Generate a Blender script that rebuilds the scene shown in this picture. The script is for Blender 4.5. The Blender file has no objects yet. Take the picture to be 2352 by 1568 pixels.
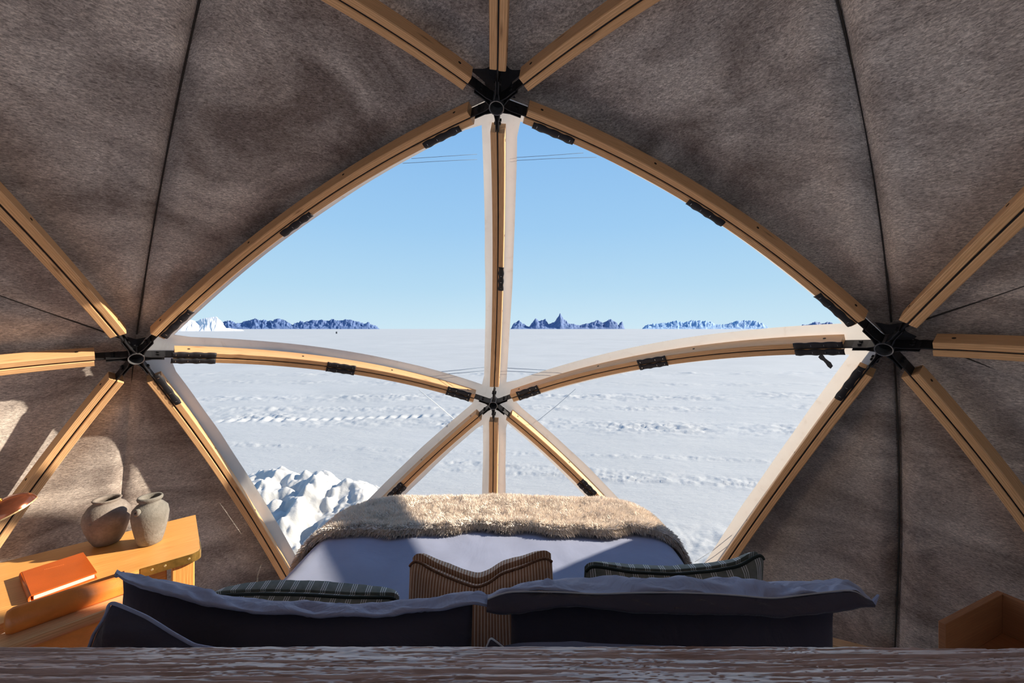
import bpy, math, random
import numpy as np
from mathutils import Vector, Matrix

random.seed(7)
RNG = np.random.default_rng(11)
S = bpy.context.scene
COL = S.collection
F, CX, HY = 915.0, 1176.0, 755.0     # focal length, centre column and horizon row of the 2352x1568 frame

# ------------------------------------------------------------------ camera
cam_d = bpy.data.cameras.new('camera')
cam_d.sensor_width = 36.0
cam_d.lens = F / 2352 * 36
cam_d.shift_y = -29 / 2352
cam_d.clip_start = 0.05
cam_d.clip_end = 20000
cam = bpy.data.objects.new('camera', cam_d)
cam.rotation_euler = (math.pi / 2, 0, 0)
COL.objects.link(cam)
S.camera = cam
S.view_settings.view_transform = 'Standard'
S.view_settings.look = 'None'
S.view_settings.gamma = 1.0
S.view_settings.use_curve_mapping = False
S.view_settings.exposure = 0.18

# ------------------------------------------------------------------ sun and sky
SUN_AZ, SUN_EL = math.radians(75.3), math.radians(25.7)
SUN_DIR = Vector((math.sin(SUN_AZ) * math.cos(SUN_EL), math.cos(SUN_AZ) * math.cos(SUN_EL), math.sin(SUN_EL)))
sl = bpy.data.lights.new('sun', 'SUN')
sl.energy = 8.6
sl.color = (1.0, 0.87, 0.70)
sl.angle = math.radians(0.9)
sun = bpy.data.objects.new('sun', sl)
sun.rotation_euler = SUN_DIR.to_track_quat('Z', 'Y').to_euler()
sun.location = SUN_DIR * 40
COL.objects.link(sun)

W = bpy.data.worlds.new('world')
S.world = W
W.use_nodes = True
nt = W.node_tree
nt.nodes.clear()
wo = nt.nodes.new('ShaderNodeOutputWorld')
bg = nt.nodes.new('ShaderNodeBackground')
tc = nt.nodes.new('ShaderNodeTexCoord')
sx = nt.nodes.new('ShaderNodeSeparateXYZ')
cr = nt.nodes.new('ShaderNodeValToRGB')
nt.links.new(tc.outputs['Generated'], sx.inputs[0])
nt.links.new(sx.outputs['Z'], cr.inputs[0])
nt.links.new(cr.outputs[0], bg.inputs[0])
nt.links.new(bg.outputs[0], wo.inputs[0])
e = cr.color_ramp.elements
e[0].position = 0.0; e[0].color = (0.60, 0.78, 0.88, 1)
e[1].position = 1.0; e[1].color = (0.16, 0.34, 0.72, 1)
for p, c in ((0.10, (0.46, 0.69, 0.87, 1)), (0.24, (0.34, 0.59, 0.86, 1)), (0.45, (0.24, 0.48, 0.82, 1))):
    q = e.new(p); q.color = c
bg.inputs[1].default_value = 0.93


# ------------------------------------------------------------------ helpers
def ray(px, py):
    return np.array([(px - CX) / F, 1.0, (HY - py) / F])

def at_y(px, py, y):
    return ray(px, py) * y

def at_z(px, py, z):
    r = ray(px, py)
    return r * (z / r[2])

def hash2(ix, iy, seed):
    h = (ix.astype(np.int64) * 374761393 + iy.astype(np.int64) * 668265263 + seed * 974634777) & 0xffffffff
    h = ((h ^ (h >> 13)) * 1274126177) & 0xffffffff
    h = h ^ (h >> 16)
    return (h & 0xffff) / 65535.0

def vnoise(x, y, seed=0):
    x = np.asarray(x, float); y = np.asarray(y, float)
    ix = np.floor(x); iy = np.floor(y)
    fx = x - ix; fy = y - iy
    fx = fx * fx * (3 - 2 * fx); fy = fy * fy * (3 - 2 * fy)
    a = hash2(ix, iy, seed); b = hash2(ix + 1, iy, seed)
    c = hash2(ix, iy + 1, seed); d = hash2(ix + 1, iy + 1, seed)
    return (a * (1 - fx) + b * fx) * (1 - fy) + (c * (1 - fx) + d * fx) * fy * 1.0 - 0.5

def fbm(x, y, o=4, seed=0, gain=0.5):
    s = 0; a = 1.0
    for i in range(o):
        s = s + a * vnoise(x * 2 ** i, y * 2 ** i, seed + i * 17)
        a *= gain
    return s

def smooth(a, b, x):
    t = np.clip((np.asarray(x, float) - a) / (b - a), 0, 1)
    return t * t * (3 - 2 * t)

def props(o, label=None, cat=None, group=None, kind=None):
    if label: o['label'] = label
    if cat: o['category'] = cat
    if group: o['group'] = group
    if kind: o['kind'] = kind
    return o

def empty(name, loc=(0, 0, 0), label=None, cat=None, group=None, kind=None):
    o = bpy.data.objects.new(name, None)
    o.location = loc
    o.empty_display_size = 0.05
    COL.objects.link(o)
    return props(o, label, cat, group, kind)

class MB:
    """collects vertices, faces and uvs of ONE mesh"""
    def __init__(s):
        s.v = []; s.f = []; s.uv = []; s.n = 0
    def add(s, verts, faces, uvs=None):
        verts = np.asarray(verts, float).reshape(-1, 3)
        b = s.n
        s.v.append(verts); s.n += len(verts)
        for i, f in enumerate(faces):
            s.f.append([b + k for k in f])
            s.uv.append(uvs[i] if uvs is not None else None)
        return s
    def box(s, c, half, axes=None, bev=0.0):
        """box centred c with half sizes, axes rows = directions; grain along the longest axis"""
        c = np.asarray(c, float); h = np.asarray(half, float)
        A = np.eye(3) if axes is None else np.asarray(axes, float)
        A = A / np.linalg.norm(A, axis=1)[:, None]
        b = min(bev, h.min() * 0.49)
        g = int(np.argmax(h))
        vs = []; fs = []; uvs = []
        if b <= 0:
            for k in range(8):
                sgn = np.array([1 if k & 1 else -1, 1 if k & 2 else -1, 1 if k & 4 else -1])
                vs.append(sgn * h)
            fs = [(0, 2, 3, 1), (4, 5, 7, 6), (0, 1, 5, 4), (2, 6, 7, 3), (0, 4, 6, 2), (1, 3, 7, 5)]
        else:
            idx = {}
            for k in range(8):
                sgn = np.array([1 if k & 1 else -1, 1 if k & 2 else -1, 1 if k & 4 else -1])
                for a in range(3):
                    p = sgn * (h - b); p[a] = sgn[a] * h[a]
                    idx[(k, a)] = len(vs); vs.append(p)
            for a in range(3):
                o1, o2 = [x for x in range(3) if x != a]
                for sg in (0, 1):
                    ks = []
                    for (p, q) in ((0, 0), (1, 0), (1, 1), (0, 1)):
                        ks.append((sg << a) | (p << o1) | (q << o2))
                    f = [idx[(k, a)] for k in ks]
                    flip = (sg == 0) ^ (a == 1)
                    fs.append(f[::-1] if flip else f)
                # edge bevels parallel to axis a
                for (p, q) in ((0, 0), (1, 0), (1, 1), (0, 1)):
                    k0 = (p << o1) | (q << o2); k1 = k0 | (1 << a)
                    fs.append([idx[(k0, o1)], idx[(k1, o1)], idx[(k1, o2)], idx[(k0, o2)]])
            for k in range(8):
                fs.append([idx[(k, 0)], idx[(k, 1)], idx[(k, 2)]])
        V = np.array(vs)
        for f in fs:
            P = V[list(f)]
            nn = np.abs(np.cross(P[1] - P[0], P[2] - P[0]))
            m = int(np.argmax(nn))
            other = [x for x in range(3) if x != m]
            if g in other:
                o2 = [x for x in other if x != g][0]; ug = g
            else:
                ug, o2 = other
            uvs.append([(p[ug] + c.sum() * 3.1, p[o2] + m * 0.37 + (0.1 if nn.argmax() == m else 0)) for p in P])
        s.add(V @ A + c, fs, uvs)
        return s
    def grid(s, P, U=None, flip=False, closeu=False, closev=False):
        """P[i,j,3] surface grid, U[i,j,2]"""
        n, m = P.shape[:2]
        idx = np.arange(n * m).reshape(n, m)
        fs = []; uv = []
        for i in range(n if closeu else n - 1):
            i2 = (i + 1) % n
            for j in range(m if closev else m - 1):
                j2 = (j + 1) % m
                q = [(i, j), (i2, j), (i2, j2), (i, j2)]
                if flip: q = q[::-1]
                fs.append([idx[a] for a in q])
                if U is not None: uv.append([tuple(U[a]) for a in q])
        s.add(P.reshape(-1, 3), fs, uv if U is not None else None)
        return s
    def tube(s, pts, r, n=8, caps=True):
        pts = np.asarray(pts, float); m = len(pts)
        r = np.broadcast_to(np.asarray(r, float), (m,))
        T = np.gradient(pts, axis=0); T /= np.linalg.norm(T, axis=1)[:, None] + 1e-12
        up = np.array([0, 0, 1.0]) if abs(T[0][2]) < 0.9 else np.array([1.0, 0, 0])
        P = np.zeros((m, n, 3)); U = np.zeros((m, n, 2)); L = 0
        a = np.cross(T[0], up); a /= np.linalg.norm(a)
        for i in range(m):
            a = a - T[i] * (a @ T[i]); a /= np.linalg.norm(a)
            b = np.cross(T[i], a)
            if i: L += np.linalg.norm(pts[i] - pts[i - 1])
            for k in range(n):
                t = 2 * math.pi * k / n
                P[i, k] = pts[i] + r[i] * (a * math.cos(t) + b * math.sin(t))
                U[i, k] = (L, k / n * 6.28 * r[i])
        s.grid(P, U, flip=False, closev=True)
        if caps:
            b0 = s.n - m * n
            s.f.append([b0 + k for k in range(n)]); s.uv.append(None)
            s.f.append([b0 + (m - 1) * n + k for k in range(n)][::-1]); s.uv.append(None)
        return s
    def lathe(s, prof, c, axis=(0, 0, 1), n=48, wob=0.0, seed=0):
        ax = np.asarray(axis, float); ax /= np.linalg.norm(ax)
        up = np.array([1.0, 0, 0]) if abs(ax[0]) < 0.9 else np.array([0, 1.0, 0])
        a = np.cross(ax, up); a /= np.linalg.norm(a); b = np.cross(ax, a)
        P = np.zeros((len(prof), n, 3)); U = np.zeros((len(prof), n, 2))
        for i, (r, h) in enumerate(prof):
            for k in range(n):
                t = 2 * math.pi * k / n
                rr = r * (1 + wob * float(fbm(np.array(math.cos(t) * 2 + 9), np.array(math.sin(t) * 2 + h * 25 + 5), 3, seed)))
                P[i, k] = np.asarray(c) + ax * h + rr * (a * math.cos(t) + b * math.sin(t))
                U[i, k] = (k / n, h)
        s.grid(P, U, closev=True)
        return s
    def build(s, name, mat, parent=None, smooth=False, mats=None):
        V = np.concatenate(s.v)
        me = bpy.data.meshes.new(name)
        me.from_pydata(V.tolist(), [], s.f)
        if any(u is not None for u in s.uv):
            uvl = me.uv_layers.new(name='UVMap')
            flat = []
            for f, u in zip(s.f, s.uv):
                flat.extend([0.0, 0.0] * len(f) if u is None else [c for p in u for c in p])
            uvl.data.foreach_set('uv', np.array(flat, dtype=np.float32))
        if smooth:
            me.polygons.foreach_set('use_smooth', [True] * len(me.polygons))
        me.materials.append(mat)
        me.update()
        o = bpy.data.objects.new(name, me)
        COL.objects.link(o)
        if parent is not None:
            o.parent = parent
            o.location = -Vector(parent_world(parent))
        return o

def parent_world(p):
    v = Vector((0, 0, 0))
    while p is not None:
        v += p.location
        p = p.parent
    return v

def fast_grid(name, P, mat, parent=None, smooth_=True, uv=None, wrap=False):
    """large grid mesh from P[n,m,3] through foreach_set"""
    n, m = P.shape[:2]
    me = bpy.data.meshes.new(name)
    me.vertices.add(n * m)
    me.vertices.foreach_set('co', P.reshape(-1).astype(np.float32))
    idx = np.arange(n * m).reshape(n, m)
    q = np.stack([idx[:-1, :-1], idx[1:, :-1], idx[1:, 1:], idx[:-1, 1:]], -1).reshape(-1, 4)
    me.loops.add(q.size)
    me.loops.foreach_set('vertex_index', q.reshape(-1).astype(np.int32))
    me.polygons.add(len(q))
    me.polygons.foreach_set('loop_start', (np.arange(len(q)) * 4).astype(np.int32))
    me.polygons.foreach_set('loop_total', np.full(len(q), 4, np.int32))
    if uv is not None:
        l = me.uv_layers.new(name='UVMap')
        l.data.foreach_set('uv', uv.reshape(-1, 2)[q.reshape(-1)].reshape(-1).astype(np.float32))
    me.update(calc_edges=True)
    if smooth_:
        me.polygons.foreach_set('use_smooth', [True] * len(q))
    me.materials.append(mat)
    me.validate()
    o = bpy.data.objects.new(name, me)
    COL.objects.link(o)
    if parent is not None:
        o.parent = parent
        o.location = -Vector(parent_world(parent))
    return o


# ------------------------------------------------------------------ materials
def new_mat(name):
    m = bpy.data.materials.new(name); m.use_nodes = True
    n = m.node_tree; n.nodes.clear()
    out = n.nodes.new('ShaderNodeOutputMaterial')
    b = n.nodes.new('ShaderNodeBsdfPrincipled')
    n.links.new(b.outputs[0], out.inputs[0])
    return m, n, b, out

def nd(n, t, **k):
    x = n.nodes.new(t)
    for a, v in k.items():
        if a in x.inputs.keys(): x.inputs[a].default_value = v
        else: setattr(x, a, v)
    return x

def ramp(n, src, stops, interp='LINEAR'):
    r = n.nodes.new('ShaderNodeValToRGB')
    r.color_ramp.interpolation = interp
    el = r.color_ramp.elements
    el[0].position = stops[0][0]; el[0].color = (*stops[0][1], 1)
    el[1].position = stops[-1][0]; el[1].color = (*stops[-1][1], 1)
    for p, c in stops[1:-1]:
        q = el.new(p); q.color = (*c, 1)
    n.links.new(src, r.inputs[0])
    return r.outputs[0]

def coords(n, kind='Object', scale=(1, 1, 1), rot=(0, 0, 0)):
    t = n.nodes.new('ShaderNodeTexCoord')
    mp = n.nodes.new('ShaderNodeMapping')
    mp.inputs['Scale'].default_value = scale
    mp.inputs['Rotation'].default_value = rot
    n.links.new(t.outputs[kind], mp.inputs[0])
    return mp.outputs[0]

def noise(n, co, scale=5, detail=4, rough=0.55, dist=0.0):
    x = nd(n, 'ShaderNodeTexNoise')
    x.inputs['Scale'].default_value = scale
    x.inputs['Detail'].default_value = detail
    x.inputs['Roughness'].default_value = rough
    x.inputs['Distortion'].default_value = dist
    n.links.new(co, x.inputs['Vector'])
    return x.outputs['Fac']

def mix(n, fac, a, b, mode='MIX'):
    x = n.nodes.new('ShaderNodeMix'); x.data_type = 'RGBA'; x.blend_type = mode
    for sock, v in ((x.inputs[0], fac), (x.inputs[6], a), (x.inputs[7], b)):
        if isinstance(v, (int, float)): sock.default_value = v
        elif isinstance(v, tuple): sock.default_value = (*v, 1)
        else: n.links.new(v, sock)
    return x.outputs[2]

def bump(n, b, h, strength=0.3, dist=0.01):
    x = n.nodes.new('ShaderNodeBump')
    x.inputs['Strength'].default_value = strength
    x.inputs['Distance'].default_value = dist
    n.links.new(h, x.inputs['Height'])
    n.links.new(x.outputs[0], b.inputs['Normal'])

def wood(name, light, dark, rough=0.5, gs=1.0, knots=True, coat=0.0, var=0.5):
    m, n, b, _ = new_mat(name)
    t = n.nodes.new('ShaderNodeTexCoord')
    oi = n.nodes.new('ShaderNodeObjectInfo')
    ad = n.nodes.new('ShaderNodeVectorMath'); ad.operation = 'ADD'
    cmb = n.nodes.new('ShaderNodeCombineXYZ')
    mul = nd(n, 'ShaderNodeMath', operation='MULTIPLY'); mul.inputs[1].default_value = 13.7
    n.links.new(oi.outputs['Random'], mul.inputs[0])
    n.links.new(mul.outputs[0], cmb.inputs[0]); n.links.new(mul.outputs[0], cmb.inputs[1])
    n.links.new(t.outputs['UV'], ad.inputs[0]); n.links.new(cmb.outputs[0], ad.inputs[1])
    mp = n.nodes.new('ShaderNodeMapping'); mp.inputs['Scale'].default_value = (2.2 * gs, 26 * gs, 1)
    n.links.new(ad.outputs[0], mp.inputs[0])
    broad = noise(n, mp.outputs[0], 1.2, 3, 0.5, 0.6)
    w = nd(n, 'ShaderNodeTexWave'); w.wave_type = 'BANDS'; w.bands_direction = 'Y'
    w.inputs['Scale'].default_value = 1.4; w.inputs['Distortion'].default_value = 9.0
    w.inputs['Detail'].default_value = 2.0; w.inputs['Detail Scale'].default_value = 0.6
    n.links.new(mp.outputs[0], w.inputs['Vector'])
    mp2 = n.nodes.new('ShaderNodeMapping'); mp2.inputs['Scale'].default_value = (14 * gs, 420 * gs, 1)
    n.links.new(ad.outputs[0], mp2.inputs[0])
    fine = noise(n, mp2.outputs[0], 1.0, 2, 0.6)
    md = tuple(0.55 * a + 0.45 * c for a, c in zip(light, dark))
    c1 = ramp(n, w.outputs['Fac'], [(0.0, light), (0.55, tuple((1 - .35 * var) * a + .35 * var * c for a, c in zip(light, dark))), (0.85, tuple((1 - .8 * var) * a + .8 * var * c for a, c in zip(light, dark))), (1.0, tuple((1 - .4 * var) * a + .4 * var * c for a, c in zip(light, dark)))])
    c2 = mix(n, ramp(n, broad, [(0.35, (0, 0, 0)), (0.7, (1, 1, 1))]), c1, md)
    c3 = mix(n, ramp(n, fine, [(0.45, (0, 0, 0)), (0.72, (.6, .6, .6))]), c2, dark)
    if knots:
        v = nd(n, 'ShaderNodeTexVoronoi'); v.inputs['Scale'].default_value = 1.0
        mp3 = n.nodes.new('ShaderNodeMapping'); mp3.inputs['Scale'].default_value = (4.5, 22, 1)
        n.links.new(ad.outputs[0], mp3.inputs[0]); n.links.new(mp3.outputs[0], v.inputs['Vector'])
        k = ramp(n, v.outputs['Distance'], [(0.04, (.75, .75, .75)), (0.10, (.35, .35, .35)), (0.2, (0, 0, 0))])
        c3 = mix(n, k, c3, tuple(x * 0.45 for x in dark))
    n.links.new(c3, b.inputs['Base Color'])
    b.inputs['Roughness'].default_value = rough
    b.inputs['Coat Weight'].default_value = coat
    b.inputs['Coat Roughness'].default_value = 0.3
    bump(n, b, fine, 0.25, 0.002)
    return m

M = {}
M['strut'] = wood('larch wood', (0.97, 0.61, 0.32), (0.54, 0.25, 0.09), 0.45, var=1.0)
M['desk'] = wood('oiled oak', (0.95, 0.50, 0.15), (0.62, 0.22, 0.04), 0.38, gs=0.8, knots=False, coat=0.15, var=0.8)
M['tray'] = wood('oak veneer', (0.50, 0.21, 0.085), (0.28, 0.10, 0.04), 0.45, gs=0.9, knots=False)

def simple(name, col, rough=0.6, metal=0.0, nscale=0, var=0.2, bstr=0.0, bscale=200, kind='Object', sheen=0.0):
    m, n, b, _ = new_mat(name)
    b.inputs['Roughness'].default_value = rough
    b.inputs['Metallic'].default_value = metal
    if sheen:
        b.inputs['Sheen Weight'].default_value = sheen
    co = coords(n, kind)
    if nscale:
        f = noise(n, co, nscale, 4)
        c = ramp(n, f, [(0.3, tuple(x * (1 - var) for x in col)), (0.7, tuple(min(1, x * (1 + var)) for x in col))])
        n.links.new(c, b.inputs['Base Color'])
    else:
        b.inputs['Base Color'].default_value = (*col, 1)
    if bstr:
        bump(n, b, noise(n, co, bscale, 3), bstr, 0.002)
    return m

M['steel'] = simple('dark gunmetal steel', (0.035, 0.035, 0.04), 0.42, 0.6, 30, 0.25)
M['steel_edge'] = simple('worn steel ring', (0.20, 0.20, 0.21), 0.4, 0.5, 60, 0.3)
M['plate'] = simple('black steel plate', (0.014, 0.013, 0.015), 0.55, 0.2, 30, 0.3)
M['strap'] = simple('black webbing', (0.012, 0.011, 0.016), 0.6, 0, 60, 0.4, 0.5, 700)
M['staple'] = simple('bright staple', (0.75, 0.75, 0.72), 0.3, 0.9)
M['plug'] = simple('dark bolt hole', (0.03, 0.018, 0.01), 0.8)
M['brass'] = simple('brushed brass', (0.72, 0.42, 0.10), 0.32, 0.9, 40, 0.2)
M['screw'] = simple('pale brass screw', (0.9, 0.66, 0.34), 0.35, 0.7)
M['leather'] = simple('tan saddle leather', (0.78, 0.22, 0.035), 0.42, 0, 14, 0.18, 0.25, 260)
M['book'] = simple('orange brown leather cover', (0.52, 0.095, 0.012), 0.33, 0, 9, 0.14, 0.15, 300)
M['emboss'] = simple('blind embossing', (0.78, 0.22, 0.06), 0.4)
M['paper'] = simple('cream page edges', (0.85, 0.74, 0.56), 0.8, 0, 300, 0.12)
M['copper'] = simple('dark polished copper', (0.34, 0.11, 0.06), 0.2, 0.8, 6, 0.4)
M['floor'] = simple('pale wool carpet', (0.62, 0.56, 0.50), 0.95, 0, 40, 0.12, 0.5, 300)
M['hem'] = simple('pale piping', (0.55, 0.55, 0.58), 0.8)
M['green_dark'] = simple('dark green piping', (0.02, 0.03, 0.024), 0.8)
M['rust_dark'] = simple('rust piping', (0.25, 0.12, 0.06), 0.8, 0, 200, 0.4)
M['seam'] = simple('felt seam thread', (0.05, 0.043, 0.038), 0.9)
M['barrel'] = simple('dark drum paint', (0.04, 0.05, 0.06), 0.6)
M['rope'] = simple('blue grey guy rope', (0.16, 0.22, 0.30), 0.7)
M['rope_white'] = simple('white guy rope', (0.85, 0.88, 0.9), 0.7)

# felt liner
def felt():
    m, n, b, _ = new_mat('grey brown felt liner')
    co1 = coords(n, 'Object', (44, 44, 190), (0.25, 0.3, 0))
    fib = noise(n, co1, 1.6, 5, 0.75, 0.8)
    co2 = coords(n, 'Object', (1, 1, 1.9), (0.2, 0.35, 0.1))
    blot = noise(n, co2, 2.0, 5, 0.62, 0.7)
    co3 = coords(n, 'Object', (1, 1, 1))
    big = noise(n, co3, 0.8, 2, 0.5)
    base = ramp(n, fib, [(0.36, (0.225, 0.200, 0.188)), (0.50, (0.455, 0.415, 0.39)), (0.64, (0.74, 0.69, 0.65))])
    bl = ramp(n, blot, [(0.34, (0.52, 0.47, 0.46)), (0.5, (0.98, 0.95, 0.94)), (0.64, (1.42, 1.40, 1.38))])
    c = mix(n, 1.0, base, bl, 'MULTIPLY')
    wr = ramp(n, big, [(0.35, (1.05, 0.99, 0.94)), (0.65, (0.97, 1.0, 1.03))])
    c = mix(n, 1.0, c, wr, 'MULTIPLY')
    n.links.new(c, b.inputs['Base Color'])
    b.inputs['Roughness'].default_value = 0.95
    b.inputs['Specular IOR Level'].default_value = 0.1
    b.inputs['Sheen Weight'].default_value = 0.15
    bump(n, b, fib, 0.55, 0.006)
    return m
M['felt'] = felt()

# white cover fabric of the window borders: lets some daylight through
def cover():
    m, n, b, out = new_mat('white cover fabric')
    co = coords(n, 'Object')
    f = noise(n, co, 14, 4, 0.6, 0.6)
    c = ramp(n, f, [(0.25, (0.60, 0.55, 0.50)), (0.4, (0.66, 0.62, 0.58)), (0.75, (0.68, 0.65, 0.61))])
    n.links.new(c, b.inputs['Base Color'])
    b.inputs['Roughness'].default_value = 0.6
    bump(n, b, noise(n, co, 5, 2, 0.4, 0.8), 0.3, 0.02)
    tr = n.nodes.new('ShaderNodeBsdfTranslucent')
    n.links.new(c, tr.inputs[0])
    ms = n.nodes.new('ShaderNodeMixShader'); ms.inputs[0].default_value = 0.32
    n.links.new(b.outputs[0], ms.inputs[1]); n.links.new(tr.outputs[0], ms.inputs[2])
    n.links.new(ms.outputs[0], out.inputs[0])
    return m
M['cover'] = cover()

# clear film
def film():
    m, n, b, out = new_mat('clear window film')
    t = n.nodes.new('ShaderNodeBsdfTransparent'); t.inputs[0].default_value = (0.97, 0.985, 0.99, 1)
    g = n.nodes.new('ShaderNodeBsdfGlossy'); g.inputs['Roughness'].default_value = 0.12
    fr = n.nodes.new('ShaderNodeFresnel'); fr.inputs[0].default_value = 1.25
    ms = n.nodes.new('ShaderNodeMixShader')
    n.links.new(fr.outputs[0], ms.inputs[0])
    n.links.new(t.outputs[0], ms.inputs[1]); n.links.new(g.outputs[0], ms.inputs[2])
    n.links.new(ms.outputs[0], out.inputs[0])
    n.nodes.remove(b)
    return m
M['film'] = film()

def snow_mat(name, lo, hi, sc, bs, bd):
    m, n, b, _ = new_mat(name)
    co = coords(n, 'Object')
    f = noise(n, co, sc, 5, 0.6)
    n.links.new(ramp(n, f, [(0.3, lo), (0.7, hi)]), b.inputs['Base Color'])
    b.inputs['Roughness'].default_value = 0.75
    b.inputs['Specular IOR Level'].default_value = 0.2
    co2 = coords(n, 'Object', (1, 2.6, 1))
    bump(n, b, noise(n, co2, 7, 6, 0.7, 0.2), bs, bd)
    return m
M['snow'] = snow_mat('wind packed snow', (0.405, 0.415, 0.42), (0.445, 0.455, 0.46), 0.25, 0.6, 0.02)
M['snow_pile'] = snow_mat('fresh shovelled snow', (0.43, 0.43, 0.425), (0.51, 0.51, 0.50), 3, 0.4, 0.02)

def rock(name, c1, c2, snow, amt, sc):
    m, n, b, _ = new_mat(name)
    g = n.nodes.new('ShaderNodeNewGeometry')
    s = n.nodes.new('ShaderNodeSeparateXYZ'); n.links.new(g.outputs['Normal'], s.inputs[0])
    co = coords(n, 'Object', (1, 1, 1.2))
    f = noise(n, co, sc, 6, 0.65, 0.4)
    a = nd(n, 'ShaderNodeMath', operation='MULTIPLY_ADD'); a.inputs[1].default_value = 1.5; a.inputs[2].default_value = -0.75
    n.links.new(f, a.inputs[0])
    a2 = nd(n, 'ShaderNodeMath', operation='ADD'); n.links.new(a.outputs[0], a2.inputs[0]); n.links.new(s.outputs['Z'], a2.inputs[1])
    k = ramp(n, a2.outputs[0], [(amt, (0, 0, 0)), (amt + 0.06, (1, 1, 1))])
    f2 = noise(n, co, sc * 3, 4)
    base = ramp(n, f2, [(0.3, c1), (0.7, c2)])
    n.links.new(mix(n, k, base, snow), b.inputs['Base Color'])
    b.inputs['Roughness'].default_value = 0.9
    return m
M['rock_a'] = rock('haze tinted rock', (0.04, 0.10, 0.24), (0.15, 0.21, 0.38), (0.60, 0.68, 0.80), 1.02, 0.006)  # blue tint is distance haze painted into the rock colour
M['rock_b'] = rock('pale haze tinted rock', (0.12, 0.25, 0.45), (0.33, 0.47, 0.65), (0.62, 0.72, 0.84), 1.0, 0.006)  # paler blue, again distance haze put into the colour
M['rock_c'] = rock('brown outcrop rock', (0.20, 0.17, 0.15), (0.42, 0.36, 0.30), (0.68, 0.68, 0.68), 0.30, 0.06)

def cloth(name, col, rough=0.85, wscale=0.0, var=0.08, sheen=0.2, bscale=900, wrinkle=0.25, wr=6):
    m, n, b, _ = new_mat(name)
    co = coords(n, 'Object')
    f = noise(n, co, 5, 3)
    n.links.new(ramp(n, f, [(0.3, tuple(x * (1 - var) for x in col)), (0.7, tuple(min(1, x * (1 + var)) for x in col))]), b.inputs['Base Color'])
    b.inputs['Roughness'].default_value = rough
    b.inputs['Sheen Weight'].default_value = sheen
    b.inputs['Specular IOR Level'].default_value = 0.2
    h1 = noise(n, co, bscale, 2)
    h2 = noise(n, co, wr, 4, 0.5, 1.4)
    x = nd(n, 'ShaderNodeBump'); x.inputs['Strength'].default_value = 0.15; x.inputs['Distance'].default_value = 0.001
    y = nd(n, 'ShaderNodeBump'); y.inputs['Strength'].default_value = wrinkle; y.inputs['Distance'].default_value = 0.03
    n.links.new(h1, x.inputs['Height']); n.links.new(h2, y.inputs['Height'])
    n.links.new(y.outputs[0], x.inputs['Normal']); n.links.new(x.outputs[0], b.inputs['Normal'])
    return m
M['sheet'] = cloth('lavender grey cotton', (0.25, 0.282, 0.405), wrinkle=0.12, wr=4)
M['pillow'] = cloth('dark slate blue cotton', (0.085, 0.078, 0.105), wrinkle=0.35, wr=9)
M['flange'] = cloth('slate blue cotton border', (0.38, 0.42, 0.60), wrinkle=0.5, wr=9)
M['mattress'] = cloth('off white ticking', (0.5, 0.5, 0.5))
M['furbase'] = simple('sheepskin hide', (0.95, 0.84, 0.72), 0.95, 0, 20, 0.05)
M['fur'] = simple('cream sheepskin wool', (0.97, 0.86, 0.76), 0.95, 0, 9, 0.05)
M['fur'].node_tree.nodes['Principled BSDF'].inputs['Specular IOR Level'].default_value = 0.0

def stripe(name, base1, base2, line, period, lines, width, sheen=0.1, edge=0.0):
    """stripes along v at every `period` of u, `lines` offsets within a period"""
    m, n, b, _ = new_mat(name)
    t = n.nodes.new('ShaderNodeTexCoord')
    s = n.nodes.new('ShaderNodeSeparateXYZ'); n.links.new(t.outputs['UV'], s.inputs[0])
    dv = nd(n, 'ShaderNodeMath', operation='DIVIDE'); dv.inputs[1].default_value = period
    n.links.new(s.outputs['X'], dv.inputs[0])
    fr = nd(n, 'ShaderNodeMath', operation='FRACT'); n.links.new(dv.outputs[0], fr.inputs[0])
    acc = None
    for o in lines:
        a = nd(n, 'ShaderNodeMath', operation='SUBTRACT'); a.inputs[1].default_value = o
        n.links.new(fr.outputs[0], a.inputs[0])
        ab = nd(n, 'ShaderNodeMath', operation='ABSOLUTE'); n.links.new(a.outputs[0], ab.inputs[0])
        lt = nd(n, 'ShaderNodeMath', operation='LESS_THAN'); lt.inputs[1].default_value = width
        n.links.new(ab.outputs[0], lt.inputs[0])
        if acc is None: acc = lt.outputs[0]
        else:
            mx = nd(n, 'ShaderNodeMath', operation='MAXIMUM')
            n.links.new(acc, mx.inputs[0]); n.links.new(lt.outputs[0], mx.inputs[1]); acc = mx.outputs[0]
    co = coords(n, 'Object')
    f = noise(n, co, 60, 4)
    bc = ramp(n, f, [(0.3, base1), (0.7, base2)])
    n.links.new(mix(n, acc, bc, line), b.inputs['Base Color'])
    b.inputs['Roughness'].default_value = 0.9
    b.inputs['Sheen Weight'].default_value = sheen
    bump(n, b, noise(n, co, 600, 3), 0.3, 0.001)
    return m
M['green'] = stripe('green cotton with white triple stripes', (0.19, 0.215, 0.19), (0.28, 0.305, 0.27), (0.85, 0.87, 0.88), 0.038, (0.36, 0.50, 0.64), 0.028)
M['rust'] = stripe('rust corduroy with cream pinstripes', (0.46, 0.25, 0.145), (0.56, 0.32, 0.19), (0.95, 0.83, 0.70), 0.0072, (0.5,), 0.14)

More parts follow.
